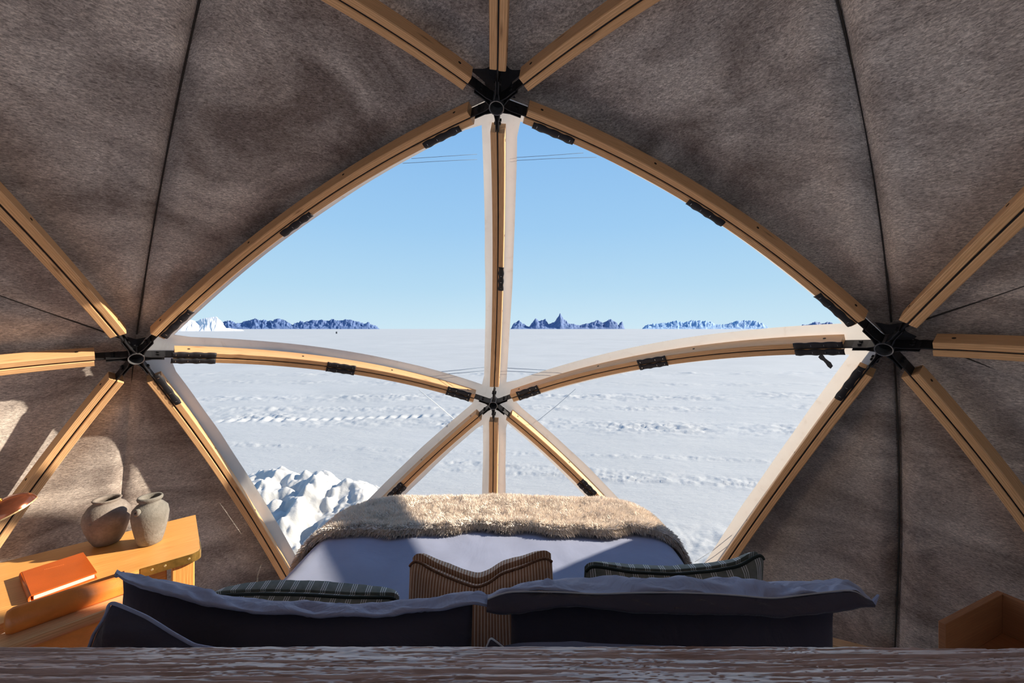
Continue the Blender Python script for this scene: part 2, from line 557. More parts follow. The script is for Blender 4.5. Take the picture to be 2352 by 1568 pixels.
def clay(name, c1, c2, c3):
    m, n, b, _ = new_mat(name)
    co = coords(n, 'Object')
    f = noise(n, co, 11, 6, 0.7, 0.5)
    g = noise(n, co, 90, 4, 0.7)
    c = ramp(n, f, [(0.28, c1), (0.5, c2), (0.72, c3)])
    c = mix(n, ramp(n, g, [(0.35, (0.35, 0.35, 0.35)), (0.6, (0, 0, 0))]), c, c1)
    n.links.new(c, b.inputs['Base Color'])
    b.inputs['Roughness'].default_value = 0.92
    bump(n, b, g, 0.5, 0.004)
    return m
M['clay_a'] = clay('weathered brown clay', (0.15, 0.12, 0.10), (0.24, 0.20, 0.17), (0.33, 0.29, 0.26))
M['clay_b'] = clay('weathered grey clay', (0.14, 0.13, 0.11), (0.22, 0.20, 0.175), (0.30, 0.29, 0.26))

def weathered():
    m, n, b, _ = new_mat('limed weathered oak')
    co = coords(n, 'UV', (6, 160, 1))
    f = noise(n, co, 1.0, 5, 0.6, 1.2)
    co2 = coords(n, 'UV', (3, 5, 1))
    g = noise(n, co2, 1.0, 2)
    c = ramp(n, f, [(0.32, (0.40, 0.28, 0.25)), (0.46, (0.68, 0.54, 0.53)), (0.62, (0.92, 0.79, 0.80))])
    c = mix(n, ramp(n, g, [(0.4, (0, 0, 0)), (0.8, (.5, .5, .5))]), c, (0.66, 0.47, 0.40))
    n.links.new(c, b.inputs['Base Color'])
    b.inputs['Roughness'].default_value = 0.42
    b.inputs['Coat Weight'].default_value = 0.6
    b.inputs['Coat Roughness'].default_value = 0.35
    bump(n, b, f, 0.6, 0.002)
    return m
M['headboard'] = weathered()


# ================================================================== DOME GEOMETRY
R = 2.7
C = np.array([-0.27383569, 0.40465296, -1.38559743])
ZB = -1.80

def sph(px, py):
    d = ray(px, py); d = d / np.linalg.norm(d)
    b = d @ C; c = C @ C - R * R
    return d * (b + math.sqrt(b * b - c))

def unit(v):
    v = np.asarray(v, float); return v / np.linalg.norm(v)

def udir(p):          # unit direction from the dome centre
    return unit(np.asarray(p) - C)

def gc(a, b, t):      # slerp of unit directions
    w = math.acos(float(np.clip(a @ b, -1, 1)))
    return (a * math.sin((1 - t) * w) + b * math.sin(t * w)) / math.sin(w)

def along(a, b, ang):  # from a towards b by angle
    n = unit(np.cross(a, b)); v = np.cross(n, a)
    return a * math.cos(ang) + v * math.sin(ang)

def meet(a, b, c, d, near):
    v = unit(np.cross(np.cross(a, b), np.cross(c, d)))
    return v if v @ near > 0 else -v

def to_base(a, b):
    n = unit(np.cross(a, b)); v = np.cross(n, a)
    for t in np.linspace(0.05, 2.5, 2500):
        q = C + R * (a * math.cos(t) + v * math.sin(t))
        if q[2] < ZB: return unit(q - C)

n1 = udir(sph(1141, 245)); n2 = udir(sph(313, 822)); n3 = udir(sph(1133, 930)); n4 = udir(sph(2031, 800))
nX = meet(n1, udir(sph(776, 0)), n2, udir(sph(0, 472)), n1)
nY = meet(n1, udir(sph(1476, 0)), n4, udir(sph(2352, 482)), n1)
nT = along(n1, udir(sph(1145, 0)), 0.72)
nL = along(n2, udir(sph(0, 849)), 0.74)
nR = along(n4, udir(sph(2352, 814)), 0.70)
bDL = to_base(n3, udir(sph(905, 1135))); bD = to_base(n3, udir(sph(1132, 1128))); bDR = to_base(n3, udir(sph(1362, 1136)))
bL = to_base(n2, udir(sph(582, 1197))); bR = to_base(n4, udir(sph(1796, 1110)))
bLL = to_base(n2, udir(sph(0, 1227))); bRR = to_base(n4, udir(sph(2352, 1187)))

def azel(az, el):
    a = math.radians(az); q = math.radians(el)
    return np.array([math.sin(a) * math.cos(q), math.cos(a) * math.cos(q), math.sin(q)])
eb = math.degrees(math.asin((ZB - C[2]) / R))
k1 = azel(-140, 30); k2 = azel(140, 28)
g1 = azel(-118, eb); g0 = azel(180, eb); g2 = azel(118, eb); g3 = azel(-150, eb); g4 = azel(150, eb)

RI = R                # inner faces of the struts
TD = 0.078            # radial depth of the timber
RF = R + 0.088        # window borders
RP = R + 0.094        # clear film
RL = R + 0.150        # felt liner

# ---------------------------------------------------------------- ground outside
GZ = -1.98
snow = empty('snow_field', (0, 0, GZ))
props(snow, 'white wind-packed snow plain running from the dome to the horizon', 'snow', None, 'structure')
nr, na = 620, 720
r = np.exp(np.linspace(math.log(3.0), math.log(260), nr))
a = np.radians(np.linspace(-64, 62, na))
Rr, Aa = np.meshgrid(r, a, indexing='ij')
X = Rr * np.sin(Aa); Y = Rr * np.cos(Aa)
Z = 0.05 * fbm(X * 0.25, Y * 0.4, 3, 3) + 0.35 * fbm(X * 0.03, Y * 0.05, 2, 5) * smooth(15, 60, Rr)
Z += 0.010 * fbm(X * 1.3, Y * 5.0, 4, 9) * smooth(40, 12, Rr)
def track(y0, slope, w, amp, seed, fx=7, x0=-99, x1=99, fy=16):
    d = (Y - (y0 + slope * X)) / w
    m = np.exp(-d * d) * smooth(x0 - 1, x0 + 1, X) * smooth(x1 + 1, x1 - 1, X)
    n_ = fbm(X * fx, Y * fy, 4, seed, 0.65)
    patch = smooth(-0.25, 0.25, vnoise(X * 0.9, Y * 0.9, seed + 3))
    return m * amp * (n_ + 0.25) * (0.35 + 0.65 * patch)
Z += 0.7 * track(5.75, -0.22, 0.16, 0.10, 21, x0=-1.6, x1=4)
Z += 0.7 * track(5.45, -0.16, 0.12, 0.10, 25, x0=-0.6, x1=4)
Z += 0.7 * track(6.35, -0.10, 0.10, 0.04, 23)
Z += 0.7 * track(8.3, -0.10, 0.5, 0.11, 27, fx=4, fy=9)
Z += 0.7 * track(9.9, 0.02, 0.35, 0.07, 29, fx=4, fy=8)
Z += 0.7 * track(11.6, 0.02, 0.6, 0.10, 31, fx=3, fy=5, x0=-9, x1=9)
Z += 0.7 * track(14.5, -0.03, 0.5, 0.09, 33, fx=2.5, fy=4)
Z += 0.7 * track(17.5, 0.03, 0.7, 0.10, 35, fx=2, fy=3)
Z += 0.7 * track(3.6, -0.2, 0.5, 0.16, 39, fx=3.5, fy=4, x0=1.1, x1=5)
# a line of footprints
for i in range(26):
    fx_ = -6.2 + i * 0.24; fy_ = 8.55 + 0.03 * i
    dd = ((X - fx_) / 0.055) ** 2 + ((Y - fy_) / 0.11) ** 2
    Z += (-0.05 * np.exp(-dd) + 0.03 * np.exp(-((X - fx_ - 0.09) / 0.05) ** 2 - ((Y - fy_) / 0.12) ** 2)) * (1 if i < 18 else 0.4)
Z = Z * smooth(260, 120, Rr)
fast_grid('near_snow', np.stack([X, Y, GZ + Z], -1), M['snow'], snow)
rr_ = np.array([0.0, 1.0, 2.0, 3.02]); aa_ = np.radians(np.linspace(0, 360, 97))
A2, R2 = np.meshgrid(aa_, rr_, indexing='xy')
P = np.stack([R2 * np.sin(A2), R2 * np.cos(A2), np.full_like(R2, GZ - 0.06)], -1)
fast_grid('snow_under_dome', P, M['snow'], snow)
rr_ = np.exp(np.linspace(math.log(2.95), math.log(14000), 60)); aa_ = np.radians(np.linspace(61.9, 296.1, 120))
A2, R2 = np.meshgrid(aa_, rr_, indexing='xy')
P = np.stack([R2 * np.sin(A2), R2 * np.cos(A2), GZ - 0.03 + 0.04 * fbm(R2 * np.sin(A2) * .5, R2 * np.cos(A2) * .5, 3, 4) * smooth(200, 50, R2)], -1)
fast_grid('snow_behind_dome', P, M['snow'], snow)
rr_ = np.exp(np.linspace(math.log(255), math.log(14000), 60)); aa_ = np.radians(np.linspace(-66, 64, 120))
A2, R2 = np.meshgrid(aa_, rr_, indexing='xy')
P = np.stack([R2 * np.sin(A2), R2 * np.cos(A2), np.full_like(R2, GZ)], -1)
fast_grid('far_snow', P, M['snow'], snow)

# snow heap in front of the left window
nx, ny = 260, 170
xs = np.linspace(-3.9, -1.15, nx); ys = np.linspace(3.25, 5.0, ny)
Xp, Yp = np.meshgrid(xs, ys, indexing='ij')
pxs = CX + F * Xp / 4.0
prof = np.interp(pxs, [300, 520, 572, 600, 618, 640, 671, 695, 718, 736, 752, 790, 830, 842, 870],
                 [1130, 1112, 1103, 1100, 1091, 1104, 1113, 1108, 1103, 1118, 1139, 1134, 1131, 1140, 1200])
top = -(prof - HY) / F * 4.0
h = (top - GZ) * smooth(5.0, 4.15, Yp) * (0.42 + 0.58 * smooth(3.2, 4.0, Yp)) * smooth(-3.9, -3.5, Xp)
lump = np.abs(fbm(Xp * 3.6 + 2, Yp * 3.6, 3, 41)) * 0.20 + np.abs(fbm(Xp * 9, Yp * 9, 2, 47)) * 0.05 + fbm(Xp * 24, Yp * 24, 2, 49) * 0.02
h = h + (lump - 0.05) * smooth(0, 0.12, h) - 0.02
heap = fast_grid('snow_heap', np.stack([Xp, Yp, GZ + h], -1), M['snow_pile'])
props(heap, 'lumpy heap of shovelled snow outside the lower left window', 'snow heap')

# mountains on the horizon
def ridge(name, D, pts, mat, label, seed, depth=0.10, group=None, jag=1.0, rg=1.0):
    xs = np.array([p[0] for p in pts], float); ts = np.array([p[1] for p in pts], float)
    m = max(40, int((xs[-1] - xs[0]) * 1.4))
    px = np.linspace(xs[0], xs[-1], m)
    tp = np.interp(px, xs, ts)
    h = np.maximum((HY + 3.5 - tp), 0.4)
    tap = np.minimum(1, np.minimum((px - xs[0]) / 6, (xs[-1] - px) / 6))
    h = np.maximum(h + jag * (3.2 * vnoise(px * 0.21, px * 0, seed) + 2.0 * vnoise(px * 0.7, px * 0, seed + 4)), 0.3) * np.clip(tap, 0.05, 1)
    rows = 26
    P = np.zeros((rows, m, 3))
    for i in range(rows):
        t = i / (rows - 1)          # 0 front foot .. 0.6 crest .. 1 back foot
        prof_ = (t / 0.6) ** 1.25 if t <= 0.6 else 1 - (t - 0.6) / 0.4
        y = D * (1 + depth * (t - 0.6))
        rough_ = 0.55 * fbm(px * 0.09 + 3, np.full(m, t * 6.0), 4, seed + 9, 0.6)
        hh = h * np.clip(prof_ * (1 + rg * rough_ * (1 - abs(prof_ * 2 - 1)) * 1.2), 0, 1.2)
        P[i, :, 0] = (px - CX) / F * D * (1 + depth * (t - 0.6))
        P[i, :, 1] = y + D * 0.01 * fbm(px * 0.11, np.full(m, t * 3.0), 3, seed + 30)
        P[i, :, 2] = GZ - D * 0.0002 + hh / F * D
    o = fast_grid(name, P, mat, smooth_=False)
    props(o, label, 'mountains', group)
    return o

D = 4200.0
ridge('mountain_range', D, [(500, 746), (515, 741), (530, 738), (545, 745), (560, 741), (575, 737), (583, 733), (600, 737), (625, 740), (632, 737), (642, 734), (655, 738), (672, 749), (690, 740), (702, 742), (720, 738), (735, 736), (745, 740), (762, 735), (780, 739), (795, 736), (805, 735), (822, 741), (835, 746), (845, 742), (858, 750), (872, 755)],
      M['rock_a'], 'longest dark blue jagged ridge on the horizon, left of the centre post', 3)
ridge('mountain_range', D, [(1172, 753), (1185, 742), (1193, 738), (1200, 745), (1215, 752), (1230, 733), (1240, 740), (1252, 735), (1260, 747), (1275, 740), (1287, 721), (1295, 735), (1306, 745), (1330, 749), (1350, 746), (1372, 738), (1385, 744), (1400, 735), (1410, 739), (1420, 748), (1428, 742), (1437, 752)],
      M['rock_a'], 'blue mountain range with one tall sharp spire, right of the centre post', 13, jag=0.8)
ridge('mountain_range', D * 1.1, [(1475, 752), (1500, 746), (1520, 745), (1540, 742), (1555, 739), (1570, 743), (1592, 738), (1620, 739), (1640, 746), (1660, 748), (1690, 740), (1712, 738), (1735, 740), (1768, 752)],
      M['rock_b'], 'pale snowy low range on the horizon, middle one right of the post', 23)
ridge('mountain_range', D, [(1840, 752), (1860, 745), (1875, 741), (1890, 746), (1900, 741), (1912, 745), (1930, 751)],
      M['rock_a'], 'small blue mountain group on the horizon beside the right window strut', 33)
ridge('snow_hill', 420, [(330, 728), (400, 728), (430, 731), (455, 737), (462, 733), (470, 730), (485, 727), (497, 726), (505, 735), (513, 744), (522, 752), (560, 756)],
      M['rock_c'], 'white snow hill on the horizon, left of the longest dark blue ridge', 43, depth=0.35, jag=0.2, rg=0.15)

# far drum
dr = empty('fuel_drum', (0, 0, 0), 'tiny dark drum standing far out on the snow below the left ridge', 'drum')
p = at_z(773, 766, GZ); dr.location = (p[0], p[1], GZ - 0.02)
MB().lathe([(0, 0), (0.30, 0), (0.31, 0.03), (0.30, 0.25), (0.31, 0.28), (0.30, 0.55), (0.31, 0.58), (0.30, 0.85), (0, 0.85)], (p[0], p[1], GZ - 0.02), n=16).build('drum_body', M['barrel'], dr, True)
MB().lathe([(0, 0), (0.08, 0), (0.08, 0.05), (0, 0.05)], (p[0] + .15, p[1], GZ + 0.83), n=8).build('drum_cap', M['steel'], dr, True)

# ---------------------------------------------------------------- windows
def gno(c, d):        # gnomonic coordinates of direction d around c
    up = np.array([0, 0, 1.0]); ex = unit(np.cross(c, up)) * -1; ey = np.cross(ex, c) * -1
    k = c @ d
    return np.array([d @ ex / k, d @ ey / k]), ex, ey

def window(idx, corners, label, inset=0.034, n=26, extra=(), wob=0.0):
    c = unit(sum(corners))
    up = np.array([0, 0, 1.0])
    ex = unit(np.cross(up, c)); ey = np.cross(c, ex)
    def fw(d): k = c @ d; return np.array([d @ ex / k, d @ ey / k])
    def bk(p, rad): return C + rad * unit(c + ex * p[0] + ey * p[1])
    pts = [fw(k) for k in corners]
    area = sum(pts[i][0] * pts[(i + 1) % len(pts)][1] - pts[(i + 1) % len(pts)][0] * pts[i][1] for i in range(len(pts)))
    outer = [any((corners[i] is a_ and corners[(i + 1) % len(pts)] is b_) or (corners[i] is b_ and corners[(i + 1) % len(pts)] is a_)
                 for a_, b_ in ((n1, n2), (n1, n4), (n2, bL), (n4, bR))) for i in range(len(pts))]
    if area < 0:
        pts = pts[::-1]; m_ = len(pts)
        outer = [outer[(m_ - 2 - i) % m_] for i in range(m_)]
    m = len(pts)
    # inset lines
    L = []
    for i in range(m):
        p, q = pts[i], pts[(i + 1) % m]
        d = (q - p) / np.linalg.norm(q - p); nn = np.array([-d[1], d[0]])
        L.append((p + nn * inset, d))
    inner = []
    for i in range(m):
        (p, d), (q, e_) = L[i - 1], L[i]
        A = np.array([d, -e_]).T
        t = np.linalg.solve(A, q - p)
        inner.append(p + d * t[0])
    root = empty('window_%d' % idx, tuple(C + RP * c), label, 'window', None, 'structure')
    # border band between outline and opening, opening corners cut round
    O = []; I = []
    for i in range(m):
        p, q = pts[i], pts[(i + 1) % m]; a, b = inner[i], inner[(i + 1) % m]
        el = np.linalg.norm(b - a); cut = min(0.006 / el, 0.2)
        for k in range(n):
            t = k / n
            O.append(p * (1 - t) + q * t)
            tt = cut + (1 - 2 * cut) * t
            nn = np.array([-(b - a)[1], (b - a)[0]]) / el
            w = 0.0022 * float(vnoise(np.array(t * 9.0 + i * 5 + idx), np.array(0.3), 5)) * math.sin(math.pi * t)
            I.append(a * (1 - tt) + b * tt + nn * w)
        # rounded corner
    O = np.array(O); I = np.array(I); K = len(O)
    rows = 5
    P = np.zeros((rows, K, 3))
    for j in range(rows):
        s_ = j / (rows - 1)
        for k in range(K):
            g = O[k] * (1 - s_) + I[k] * s_
            rad = RF + 0.010 * math.sin(math.pi * s_) * float(0.4 + vnoise(np.array(k * 0.23), np.array(s_ * 2), idx)) + (0.006 if j == rows - 1 else 0)
            P[j, k] = bk(g, rad)
    MB().grid(P, closev=True).build('window_border', M['cover'], root, True)
    # outer overlap
    cen = sum(pts) / m
    mb = MB()
    for i in range(m):
        if not outer[i]: continue
        P = np.zeros((2, n + 1, 3))
        for k in range(n + 1):
            g = O[(i * n + k) % K]
            P[0, k] = bk(g, RF); P[1, k] = bk(g, RL + 0.035)
        mb.grid(P)
    if mb.n: mb.build('cover_flap', M['felt'], root, True)
    # film: fan of rings from the centroid
    ic = sum(inner) / m
    rings = 8
    P = np.zeros((rings + 1, K, 3))
    for j in range(rings + 1):
        s_ = 1 - j / rings * 0.999
        for k in range(K):
            P[j, k] = bk(ic + (I[k] * 1.0 - ic) * s_ * 1.01, RP)
    MB().grid(P, closev=True).build('pane', M['film'], root, True)
    return root

w1 = window(1, [n1, n2, n3], 'upper left triangular film window with mountains and sky')
w2 = window(2, [n1, n3, n4], 'upper right triangular film window with the sharp spire behind')
w3 = window(3, [n2, n3, bDL, bL], 'lower left film window with the snow heap outside')
w4 = window(4, [n3, n4, bR, bDR], 'lower right film window above the green striped cushion')
w5 = window(5, [n3, bDL, bD], 'narrow film window left of the lower centre post')
w6 = window(6, [n3, bD, bDR], 'narrow film window right of the lower centre post')

# welded double seams of the film and ropes outside
def line_on(name, mat, pts, rad, r_, parent=None, label=None):
    P = []
    for px, py in pts:
        d = sph(px, py); u = udir(d)
        # intersect view ray with sphere of radius rad
        dd = unit(ray(px, py)); b = dd @ C; cc = C @ C - rad * rad
        P.append(dd * (b + math.sqrt(b * b - cc)))
    mb = MB().tube(P, r_, 6)
    return mb.build(name, mat, parent, True)
RW = RP + 0.005
for w_, lst in ((w1, [[(945, 364), (1020, 359), (1096, 354)], [(925, 375), (1010, 370), (1096, 366)]]),
                (w2, [[(1178, 362), (1260, 357), (1340, 351)], [(1178, 369), (1270, 364), (1370, 361)]])):
    for q in lst:
        line_on('film_seam', M['rope'], q, RW, 0.0011, w_)
def guy(pts, rad, r_, mat, label):
    o = line_on('guy_rope', mat, pts, rad, r_)
    props(o, label, 'rope')
guy([(985, 856), (1050, 850), (1112, 843)], RP + 0.02, 0.0022, M['rope'], 'upper thin blue rope outside, left of the centre post')
guy([(1003, 860), (1060, 856), (1112, 851)], RP + 0.02, 0.0022, M['rope'], 'lower thin blue rope outside, left of the centre post')
guy([(1165, 845), (1220, 848), (1300, 852)], RP + 0.02, 0.0022, M['rope'], 'upper thin blue rope outside, right of the centre post')
guy([(1165, 852), (1210, 854), (1275, 858)], RP + 0.02, 0.0022, M['rope'], 'lower thin blue rope outside, right of the centre post')
guy([(962, 895), (1003, 928), (1050, 968)], RP + 0.02, 0.0026, M['rope_white'], 'thin white slanting line outside the lower left window')
guy([(1322, 893), (1280, 930), (1224, 975)], RP + 0.02, 0.0016, M['rope'], 'thin grey slanting line outside the lower right window')
guy([(1690, 1222), (1640, 1262), (1596, 1290)], RP + 0.02, 0.0022, M['rope_white'], 'pale rope outside at the foot of the lower right window')
guy([(1690, 1240), (1650, 1270), (1600, 1304)], RP + 0.02, 0.0022, M['rope_white'], 'lowest pale rope outside beside the right window strut')

# ---------------------------------------------------------------- felt liner
def liner_tri(parent, a, b, c, n=34, seam_ab=0, seam_len=None, amp=0.034, seed=1):
    """spherical triangle; the edge a-b may be a seam: 1 = crease outward, 2 = soft raised lip"""
    nab = unit(np.cross(a, b))
    V = []; idx = {}; Fc = []
    for i in range(n + 1):
        for j in range(n + 1 - i):
            u = i / n; v = j / n; w = 1 - u - v
            # a at w=1, b at u=1, c at v=1
            d = unit(a * w + b * u + c * v)
            ds = abs(float(nab @ d)) * RL
            pin = min(w, u) if seam_ab else min(w, u, v)
            pin = min(1.0, pin * 7)
            s_ = pin * float(fbm(np.array(d[0] * 2.6 + d[1] * 1.3 + 7), np.array(d[2] * 2.6 + d[1] * 1.7 + 3), 3, seed))
            rad = RL + amp * s_
            rad -= 0.040 * smooth(0, 1, min(1.0, (min(w, u) if seam_ab else min(w, u, v)) * 4.5))      # panels bulge inwards between struts
            if seam_ab == 1: rad += pin * 0.046 * math.exp(-ds / 0.020) - pin * 0.014 * math.exp(-((ds - 0.07) / 0.05) ** 2)
            if seam_ab == 2: rad += pin * 0.016 * math.exp(-ds / 0.02) - pin * 0.006 * math.exp(-((ds - 0.05) / 0.04) ** 2)
            idx[(i, j)] = len(V); V.append(C + rad * d)
    for i in range(n):
        for j in range(n - i):
            Fc.append([idx[(i, j)], idx[(i + 1, j)], idx[(i, j + 1)]])
            if j < n - i - 1:
                Fc.append([idx[(i + 1, j)], idx[(i + 1, j + 1)], idx[(i, j + 1)]])
    MB().add(V, Fc).build('liner_panel', M['felt'], parent, True)

def liner(parent, apex, p, q, seam_px=None, kind=1, seed=1, n=34):
    """panel triangle; seam from apex through the picture point to the opposite edge"""
    if seam_px is None:
        liner_tri(parent, apex, p, q, n, 0, seed=seed); return
    s_ = udir(sph(*seam_px))
    m_ = meet(apex, s_, p, q, unit(p + q))
    liner_tri(parent, apex, m_, p, n, kind, seed=seed)
    liner_tri(parent, apex, m_, q, n, kind, seed=seed)
    P = [C + (RL + (-0.005 if kind == 1 else -0.028) * float(smooth(0, 1, min(1.0, min(t, 1 - t) * 4.5))) + (0.001)) * gc(apex, m_, t) for t in np.linspace(0.03, 1, 40)]
    MB().tube(P, 0.0035, 6).build('seam_cord', M['seam'], parent, True)

ceil = empty('ceiling', tuple(C + RL * n1), 'grey brown felt ceiling of the dome around the top hub', 'ceiling', None, 'structure')
wl = empty('wall_left', tuple(C + RL * nL), 'grey brown felt wall lining behind the desk', 'wall', None, 'structure')
wr = empty('wall_right', tuple(C + RL * nR), 'grey brown felt wall lining right of the bed', 'wall', None, 'structure')
wb = empty('wall_back', tuple(C + RL * azel(180, 30)), 'grey felt lining behind the viewer', 'wall', None, 'structure')
liner(ceil, n2, n1, nX, (405, 300), 1, 3, 44)
liner(ceil, n4, n1, nY, (1945, 250), 1, 5, 44)
liner(ceil, nT, n1, nX, None, 1, 7)
liner(ceil, nT, n1, nY, None, 1, 9)
liner(wl, n2, nX, nL, (60, 730), 2, 11)
liner(wl, n2, nL, bLL, None, 2, 13)
liner(wl, n2, bLL, bL, (286, 1100), 2, 15)
liner(wr, n4, nY, nR, (2330, 697), 2, 17)
liner(wr, n4, nR, bRR, (2352, 914), 2, 19)
liner(wr, n4, bRR, bR, (2050, 1200), 1, 21)
for q in ((nX, nL, k1), (nX, nT, k1), (nT, k1, k2), (nT, nY, k2), (nY, nR, k2), (nR, bRR, g2), (k2, nR, g2), (nL, bLL, g1)):  # some rear panels left out; the unseen gap lets in fill light
    liner_tri(wb, *q, n=14, seed=31)

# ---------------------------------------------------------------- struts
def section(a, b, s0, s1, t0, t1, r0, r1, n, bev=0.003):
    """box swept along the great circle a-b between angles t0..t1 (from a), side offset s0..s1, radius r0..r1"""
    nn = unit(np.cross(a, b)); v = np.cross(nn, a)
    ring = [(s0, r0 + bev), (s0 + bev, r0), (s1 - bev, r0), (s1, r0 + bev), (s1, r1), (s0, r1)]
    per = [0]
    for i in range(len(ring)):
        p, q = ring[i], ring[(i + 1) % len(ring)]
        per.append(per[-1] + math.hypot(q[0] - p[0], q[1] - p[1]))
    ts = np.linspace(t0, t1, n)
    mb = MB()
    V = []
    for t in ts:
        d = a * math.cos(t) + v * math.sin(t)
        for s_, r_ in ring:
            V.append(C + d * r_ + nn * s_)
    k = len(ring); fs = []; uv = []
    for i in range(n - 1):
        for j in range(k):
            j2 = (j + 1) % k
            fs.append([i * k + j, i * k + j2, (i + 1) * k + j2, (i + 1) * k + j])
            u0, u1 = ts[i] * R, ts[i + 1] * R
            off = round(s0, 3) * 9
            uv.append([(u0, per[j] + off), (u0, per[j + 1] + off), (u1, per[j + 1] + off), (u1, per[j] + off)])
    fs.append(list(range(k))[::-1]); uv.append([(s_ * 0.3, r_) for s_, r_ in ring][::-1])
    fs.append([(n - 1) * k + j for j in range(k)]); uv.append([(s_ * 0.3, r_) for s_, r_ in ring])
    mb.add(V, fs, uv)
    return mb

HW = 0.033; GP = 0.0035
def strap_on(parent, a, b, t_mid, length, s0, s1, rad=0.0, seed=0, outer=False):
    """black webbing stapled over the inner face (or wrapped on one side) with a slight wave"""
    nn = unit(np.cross(a, b)); v = np.cross(nn, a)
    n = 22; P = np.zeros((n, 4, 3))
    for i in range(n):
        q = i / (n - 1)
        t = t_mid + (q - 0.5) * length / R
        d = a * math.cos(t) + v * math.sin(t)
        w = 0.0018 * math.sin(q * 19 + seed) * (1 if s1 < 0.04 else 1.6)
        r_ = R - 0.004 + rad - abs(w) * 1.2
        P[i, 0] = C + d * (r_ + 0.003) + nn * (s0 - w)
        P[i, 1] = C + d * (r_ - 0.001) + nn * (s0 * 0.7 + s1 * 0.3)
        P[i, 2] = C + d * (r_ - 0.001) + nn * (s0 * 0.3 + s1 * 0.7)
        P[i, 3] = C + d * (r_ + 0.003) + nn * (s1 + w)
    P2 = P.copy()
    for i in range(n):
        t = t_mid + (i / (n - 1) - 0.5) * length / R
        d = a * math.cos(t) + v * math.sin(t)
        P2[i] += d * 0.0035
    full = np.concatenate([P, P2[:, ::-1]], axis=1)
    mb = MB().grid(full, closev=True)
    b0 = mb.n - n * 8
    mb.f.append([b0 + k for k in range(8)]); mb.uv.append(None)
    mb.f.append([b0 + (n - 1) * 8 + k for k in range(8)][::-1]); mb.uv.append(None)
    st = mb.build('strap', M['strap'], parent, True)
    for q in (0.1, 0.37, 0.63, 0.9):
        t = t_mid + (q - 0.5) * length / R
        d = a * math.cos(t) + v * math.sin(t); tg = np.cross(nn, d)
        s_ = (s0 + s1) / 2
        MB().box(C + d * (R - 0.0062 + rad) + nn * s_, (0.0009, 0.0045, 0.0007), [tg, nn, d]).build('staple', M['staple'], st)
    return st

def strut(a, b, label, ta=0.15, tb=0.15, straps=(), group=None, plate_b=True, holes=4, nseg=28):
    w = math.acos(float(np.clip(a @ b, -1, 1)))
    nn = unit(np.cross(a, b)); v = np.cross(nn, a)
    mid = C + R * gc(a, b, 0.5)
    root = empty('dome_strut', tuple(mid), label, 'strut', group)
    t0 = ta / R; t1 = w - tb / R
    section(a, b, GP, HW, t0, t1, R, R + TD, nseg).build('timber_rail', M['strut'], root)
    section(a, b, -HW, -GP, t0 + 0.001, t1 - 0.001, R, R + TD, nseg).build('timber_rail', M['strut'], root)
    section(a, b, -GP * 0.9, GP * 0.9, 0.048 / R, w - (0.048 / R if plate_b else tb / R), R + 0.006, R + TD - 0.004, nseg, 0.0005).build('steel_plate', M['plate'], root)
    for sgn in (-1, 1):
        for k in range(holes):
            t = t0 + (t1 - t0) * ((0.035, 0.35, 0.66, 0.965)[k] if holes == 4 else (k + 0.5) / holes)
            d = a * math.cos(t) + v * math.sin(t); tg = np.cross(nn, d)
            c0 = C + d * (R + 0.042) + nn * sgn * (HW + 0.0002)
            MB().lathe([(0.0001, 0), (0.0062, 0), (0.0068, 0.0008), (0.0001, 0.0009)], c0, nn * sgn, 12).build('bolt_hole', M['plug'], root)
    for q, ln, s0, s1 in straps:
        t = q * w if q > 0 else w + q * w
        strap_on(root, a, b, t, ln, s0, s1, seed=q * 31)
    return root

FULL = (-HW - 0.004, HW + 0.004)
def two(q, ln):      # straps over both rails, one each side of the groove
    return [(q, ln, -HW - 0.003, -GP), (q, ln, GP, HW + 0.003)]
# sign of the side facing the window is the sign of (window centre . nn)
def side(a, b, win):
    nn = unit(np.cross(a, b)); return 1 if nn @ win > 0 else -1
def one(q, ln, sg):
    return (q, ln, GP + 0.002, HW + 0.005) if sg > 0 else (q, ln, -HW - 0.005, -GP - 0.002)
c1_, c2_ = unit(n1 + n2 + n3), unit(n1 + n3 + n4)
sg12 = side(n1, n2, c1_); sg14 = side(n1, n4, c2_)
def fr(a, b, px, py):   # fraction along a-b of a picture point
    s_ = udir(sph(px, py)); return math.acos(float(a @ s_)) / math.acos(float(a @ b))

strut(n1, n2, 'curved timber strut from the top hub to the left hub, upper left window edge', 0.13, 0.15,
      [one(fr(n1, n2, 1010, 307), 0.20, sg12), one(fr(n1, n2, 675, 510), 0.20, sg12), one(fr(n1, n2, 402, 741), 0.20, sg12)])
strut(n1, n4, 'curved timber strut from the top hub to the right hub, upper right window edge', 0.13, 0.15,
      [one(fr(n1, n4, 1274, 300), 0.20, sg14), one(fr(n1, n4, 1627, 482), 0.20, sg14), one(fr(n1, n4, 1922, 708), 0.20, sg14)])
strut(n1, n3, 'upright timber strut between the two upper windows, top hub to centre hub', 0.12, 0.15,
      [one(fr(n1, n3, 1142, 640), 0.17, side(n1, n3, c2_))])
strut(n2, n3, 'arched timber strut from the left hub to the centre hub', 0.15, 0.15,
      two(fr(n2, n3, 446, 822), 0.20) + two(fr(n2, n3, 783, 847), 0.18) + two(fr(n2, n3, 1053, 905), 0.18))
strut(n4, n3, 'arched timber strut from the right hub to the centre hub', 0.15, 0.15,
      two(fr(n4, n3, 1880, 803), 0.20) + two(fr(n4, n3, 1498, 832), 0.18) + two(fr(n4, n3, 1214, 903), 0.17))
sd = side(n2, bL, unit(n2 + n3 + bL))
strut(n2, bL, 'timber strut from the left hub down to the floor, lower left window edge', 0.16, 0.04, [one(fr(n2, bL, 378, 897), 0.22, sd)], plate_b=False)
sd = side(n4, bR, unit(n4 + n3 + bR))
